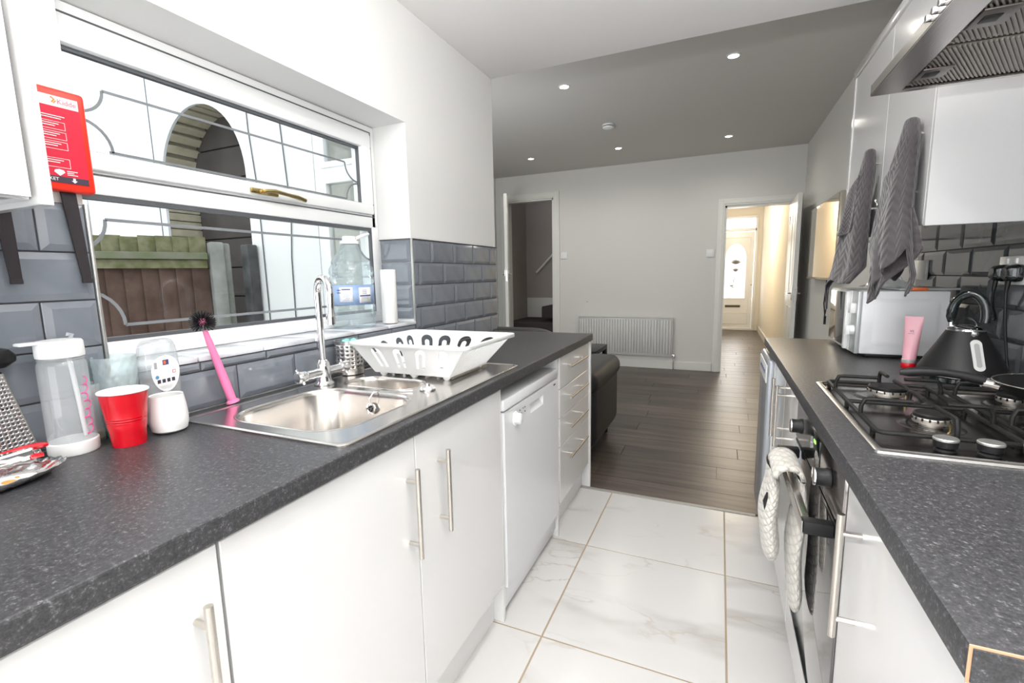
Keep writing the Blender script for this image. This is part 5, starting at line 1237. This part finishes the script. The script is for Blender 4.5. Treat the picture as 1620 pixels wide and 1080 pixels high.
for n_, (x, z, lb_) in enumerate(((-.735, 1.50, 'white light switch beside the stair doorway'), (1.125, 1.465, 'white light switch beside the hall doorway'))):
    r_ = root('light_switch', (x, 6.299, z), lb_, 'switch'); bm = nb(); box(bm, x-.045, x+.045, 6.289, 6.2985, z-.045, z+.045, .003); part('plate', bm, PLW, r_)
    for dx in ((-.015, .015) if n_ else (0,)): bm = nb(); box(bm, x+dx-.007, x+dx+.007, 6.285, 6.290, z-.014, z+.014, .002); part('rocker', bm, PLW, r_)
bm = nb(); lathe(bm, [(0, 0), (.006, 0), (.004, .004), (0, .005)], (-.408, 6.299, .867), 10, axis=Ry); thing('wall_plug', bm, GASK, 'tiny dark screw hole plug in the wall above the radiator', 'plug')
# doors
def leaf(name, hx, hy, ang_, w, z0, z1, yh, s=1):
    r_ = root(name, (0, 0, 0), kind='structure'); R = Matrix.Rotation(ang_, 3, 'Z')
    def place(bm):
        for v in bm.verts: v.co = R @ v.co+Vector((hx, hy, 0))
        return bm
    bm = nb(); box(bm, 0, w, -.02, .02, z0, z1, .002, 1); part('leaf', place(bm), TRIMW, r_)
    for f_ in (-1, 1):
        for pz in ((z0+.15, z0+.85), (z0+1.0, z1-.15)):
            for px in ((.11, w/2-.05), (w/2+.05, w-.11)):
                bm = nb(); box(bm, px[0], px[1], f_*.020, f_*.0235, pz[0], pz[1], .003, 1); part('raised_panel', place(bm), TRIMW, r_)
    for f_ in (-1, 1):
        bm = nb(); box(bm, w-.075, w-.035, f_*.0205, f_*.027, yh-.07, yh+.07, .002); tube(bm, [(w-.055, f_*.026, yh), (w-.055, f_*.055, yh)], .008, 10); tube(bm, [(w-.055, f_*.055, yh), (w-.15, f_*.058, yh)], [.008, .007], 10); part('door_handle', place(bm), CHROME, r_)
    bm = nb(); box(bm, w, w+.002, -.010, .010, yh-.09, yh+.05); part('lock_plate', place(bm), STEEL, r_)
    bm = nb()
    for z in (z0+.2, z1-.25): tube(bm, [(-.004, -.022, z), (-.004, -.022, z+.09)], .006, 8)
    part('hinges', place(bm), STEEL, r_)
leaf('door_1', -1.565, 6.262, math.atan2(-.80, .33), .80, .27, 2.26, 1.26)
leaf('door_2', 1.968, 6.262, math.atan2(-.715, -.025), .715, .01, 2.0, 1.005)
# front door
fdr = root('door_3', (1.5, 11.0, 0), kind='structure')
bm = xring(1.122, 1.918, .0, 2.36, .05, 10.97, 11.06); box(bm, 1.16, 1.9, 10.97, 11.06, 2.05, 2.11, .006); part('frame', bm, UPVC, fdr)
gl_ = [(1.33, .68)]+[(1.33, 1.50)]+[(1.525-.195*cos(radians(a)), 1.50+.30*sin(radians(a))) for a in range(15, 180, 15)]+[(1.72, 1.50), (1.72, .68)]
bm = nb(); plate(bm, [[(1.175, .03), (1.865, .03), (1.865, 2.045), (1.175, 2.045)], gl_], lambda u, v, w: (u, 11.0+w, v), .045)
frame2 = [(1.30, .66)]+[(1.30, 1.50)]+[(1.525-.225*cos(radians(a)), 1.50+.33*sin(radians(a))) for a in range(15, 180, 15)]+[(1.75, 1.50), (1.75, .66)]
plate(bm, [frame2, gl_], lambda u, v, w: (u, 10.988+w, v), .012)
fleaf = part('leaf', bm, UPVC, fdr, ang=20)
bm = xring(1.24, 1.80, .13, 1.93, .012, 10.992, 11.001, .002); box(bm, 1.26, 1.78, 10.992, 11.001, .36, .372, .002); part('moulding', bm, UPVC, fleaf)
bm = nb(); plate(bm, [gl_], lambda u, v, w: (u, 11.02+w, v), .006); part('arched_pane', bm, FROST, fleaf, flat=True)
bm = nb(); box(bm, 1.165, 1.875, 11.02, 11.026, 2.10, 2.32); part('transom_pane', bm, FROST, fdr, flat=True)
bm = nb()
def petal(cx, cz, a, L, w):
    d = Vector((cos(a), 0, sin(a))); n_ = Vector((-sin(a), 0, cos(a))); c = Vector((cx, 11.016, cz))
    pts = [c, c+d*L*.4+n_*w, c+d*L, c+d*L*.4-n_*w]; loft(bm, [pts, [p+Vector((0, -.003, 0)) for p in pts]])
for k in range(7): petal(1.535, 1.38, radians(30+20*k), .15, .018)
for k in range(5): petal(1.535, 1.22, radians(50+20*k), .13, .014)
for k in range(4): petal(1.50+.01*k, 1.05-k*.05, radians(60+40*k), .07, .012)
for k in range(5): petal(1.47, .95, radians(200+35*k), .06, .010)
part('etched_flower', bm, mat('etched_grey', (.42, .43, .45), .6), fleaf, flat=True)
bm = nb(); box(bm, 1.36, 1.65, 10.985, 11.0, .485, .53, .003); part('letter_plate', bm, mat('dark_brass', (.10, .08, .05), .4), fleaf)
bm = nb(); lathe(bm, [(0, 0), (.014, 0), (.012, .012), (0, .013)], (1.84, 11.0, .95), 14, axis=Ry); part('lock', bm, BRASS, fleaf)
# stairs
sr = root('stair_flight', (-1.2, 6.8, 0), 'dark carpeted stairs seen through the left doorway', 'stairs')
for k, (x0, x1, z) in enumerate(((-1.695, -.88, .55), (-1.17, -.02, .78))):
    bm = nb(); box(bm, x0, x1, 6.55 if k else 6.45, 7.28, z-.18 if k else .02, z, .02, 3); part('tread', bm, CARPET, sr)
bm = nb(); box(bm, -1.69, -.02, 7.283, 7.299, .5, .87, .003); part('stringer', bm, TRIMW, sr)
bm = nb(); tube(bm, [(-1.50, 7.24, 1.28), (-.9, 7.24, 1.88)], .02, 10); part('brackets_bar', bm, TRIMW, sr)
struct('floor_stair', boxes([(-1.70, 0, 6.42, 7.3, -.1, .01)]), CARPET)
# television
tv = root('television', (2.06, 4.75, 1.16), 'wall-mounted flat television with mirror-like screen on the right wall', 'television')
bm = nb(); box(bm, 2.010, 2.055, 4.12, 5.33, 1.158, 1.80, .006, 2); part('casing', bm, mat('tv_frame', (.45, .42, .36), .3, .6), tv)
bm = nb(); box(bm, 2.0065, 2.0105, 4.135, 5.315, 1.178, 1.788); part('screen', bm, TVS, tv)
bm = nb(); tube(bm, [(2.05, 4.60, 1.157), (2.055, 4.66, 1.05), (2.055, 4.68, .96), (2.055, 4.62, .88), (2.055, 4.60, .80)], .005, 6); tube(bm, [(2.05, 4.60, 1.157), (2.055, 4.57, 1.05), (2.055, 4.56, .95), (2.055, 4.60, .88)], .004, 6); tube(bm, [(2.055, 4.60, .86), (2.055, 4.60, .79)], .009, 8)
part('dangling_cable', bm, BLACKM, tv)
# sofa
sf = root('sofa', (-.35, 3.2, 0), 'black leather sofa with rounded back behind the drawer unit', 'sofa')
bm = nb(); box(bm, -1.25, .34, 2.85, 3.62, .09, .44, .05, 3); part('seat_base', bm, SOFA, sf)
def backf():
    bm = nb(); out = []
    for k in range(33):
        x = -1.3+1.70*k/32; t = min(1, (.4-x)/.32); zt_ = .62+.275*math.sqrt(max(0, 1-(1-min(1, max(0, t)))**2.2)) ; out.append((x, zt_))
    lo = [(-1.3, .12), (.40, .12)]
    loft(bm, [[Vector((p[0], y, p[1])) for p in [(-1.3, .12)]+[(o[0], o[1]-dz) for o in out]+[(.40, .12)]] for y, dz in ((2.80, .03), (2.83, .008), (2.90, 0), (2.98, .008), (3.05, .05))]); return bm
part('back', backf(), SOFA, sf, ang=50)
bm = nb(); box(bm, .30, .545, 2.86, 3.66, .08, .60, .09, 5); box(bm, .29, .56, 2.84, 3.68, .46, .62, .075, 5); part('arm', bm, SOFA, sf)
bm = nb(); box(bm, -1.5, -1.26, 2.86, 3.66, .08, .62, .09, 5); part('arm', bm, SOFA, sf)
for k in range(2):
    bm = nb(); box(bm, -1.24+k*.77, -.48+k*.77, 3.06, 3.66, .445, .56, .045, 4); part('seat_cushion', bm, SOFA, sf)
bm = nb()
for x in (-1.4, .45):
    for y in (2.95, 3.58): cyl(bm, (x, y, 0), (x, y, .085), .025)
part('feet', bm, BLACKM, sf)
st = root('side_table', (.25, 4.1, 0), 'small black side table beyond the sofa arm', 'table')
bm = nb(); box(bm, -.15, .31, 3.85, 4.3, .555, .595, .004); part('table_top', bm, BLACKM, st)
for x in (-.13, .29):
    for y in (3.87, 4.28): bm = nb(); box(bm, x-.02, x+.02, y-.02, y+.02, 0.001, .5545, .003); part('leg', bm, BLACKM, st)
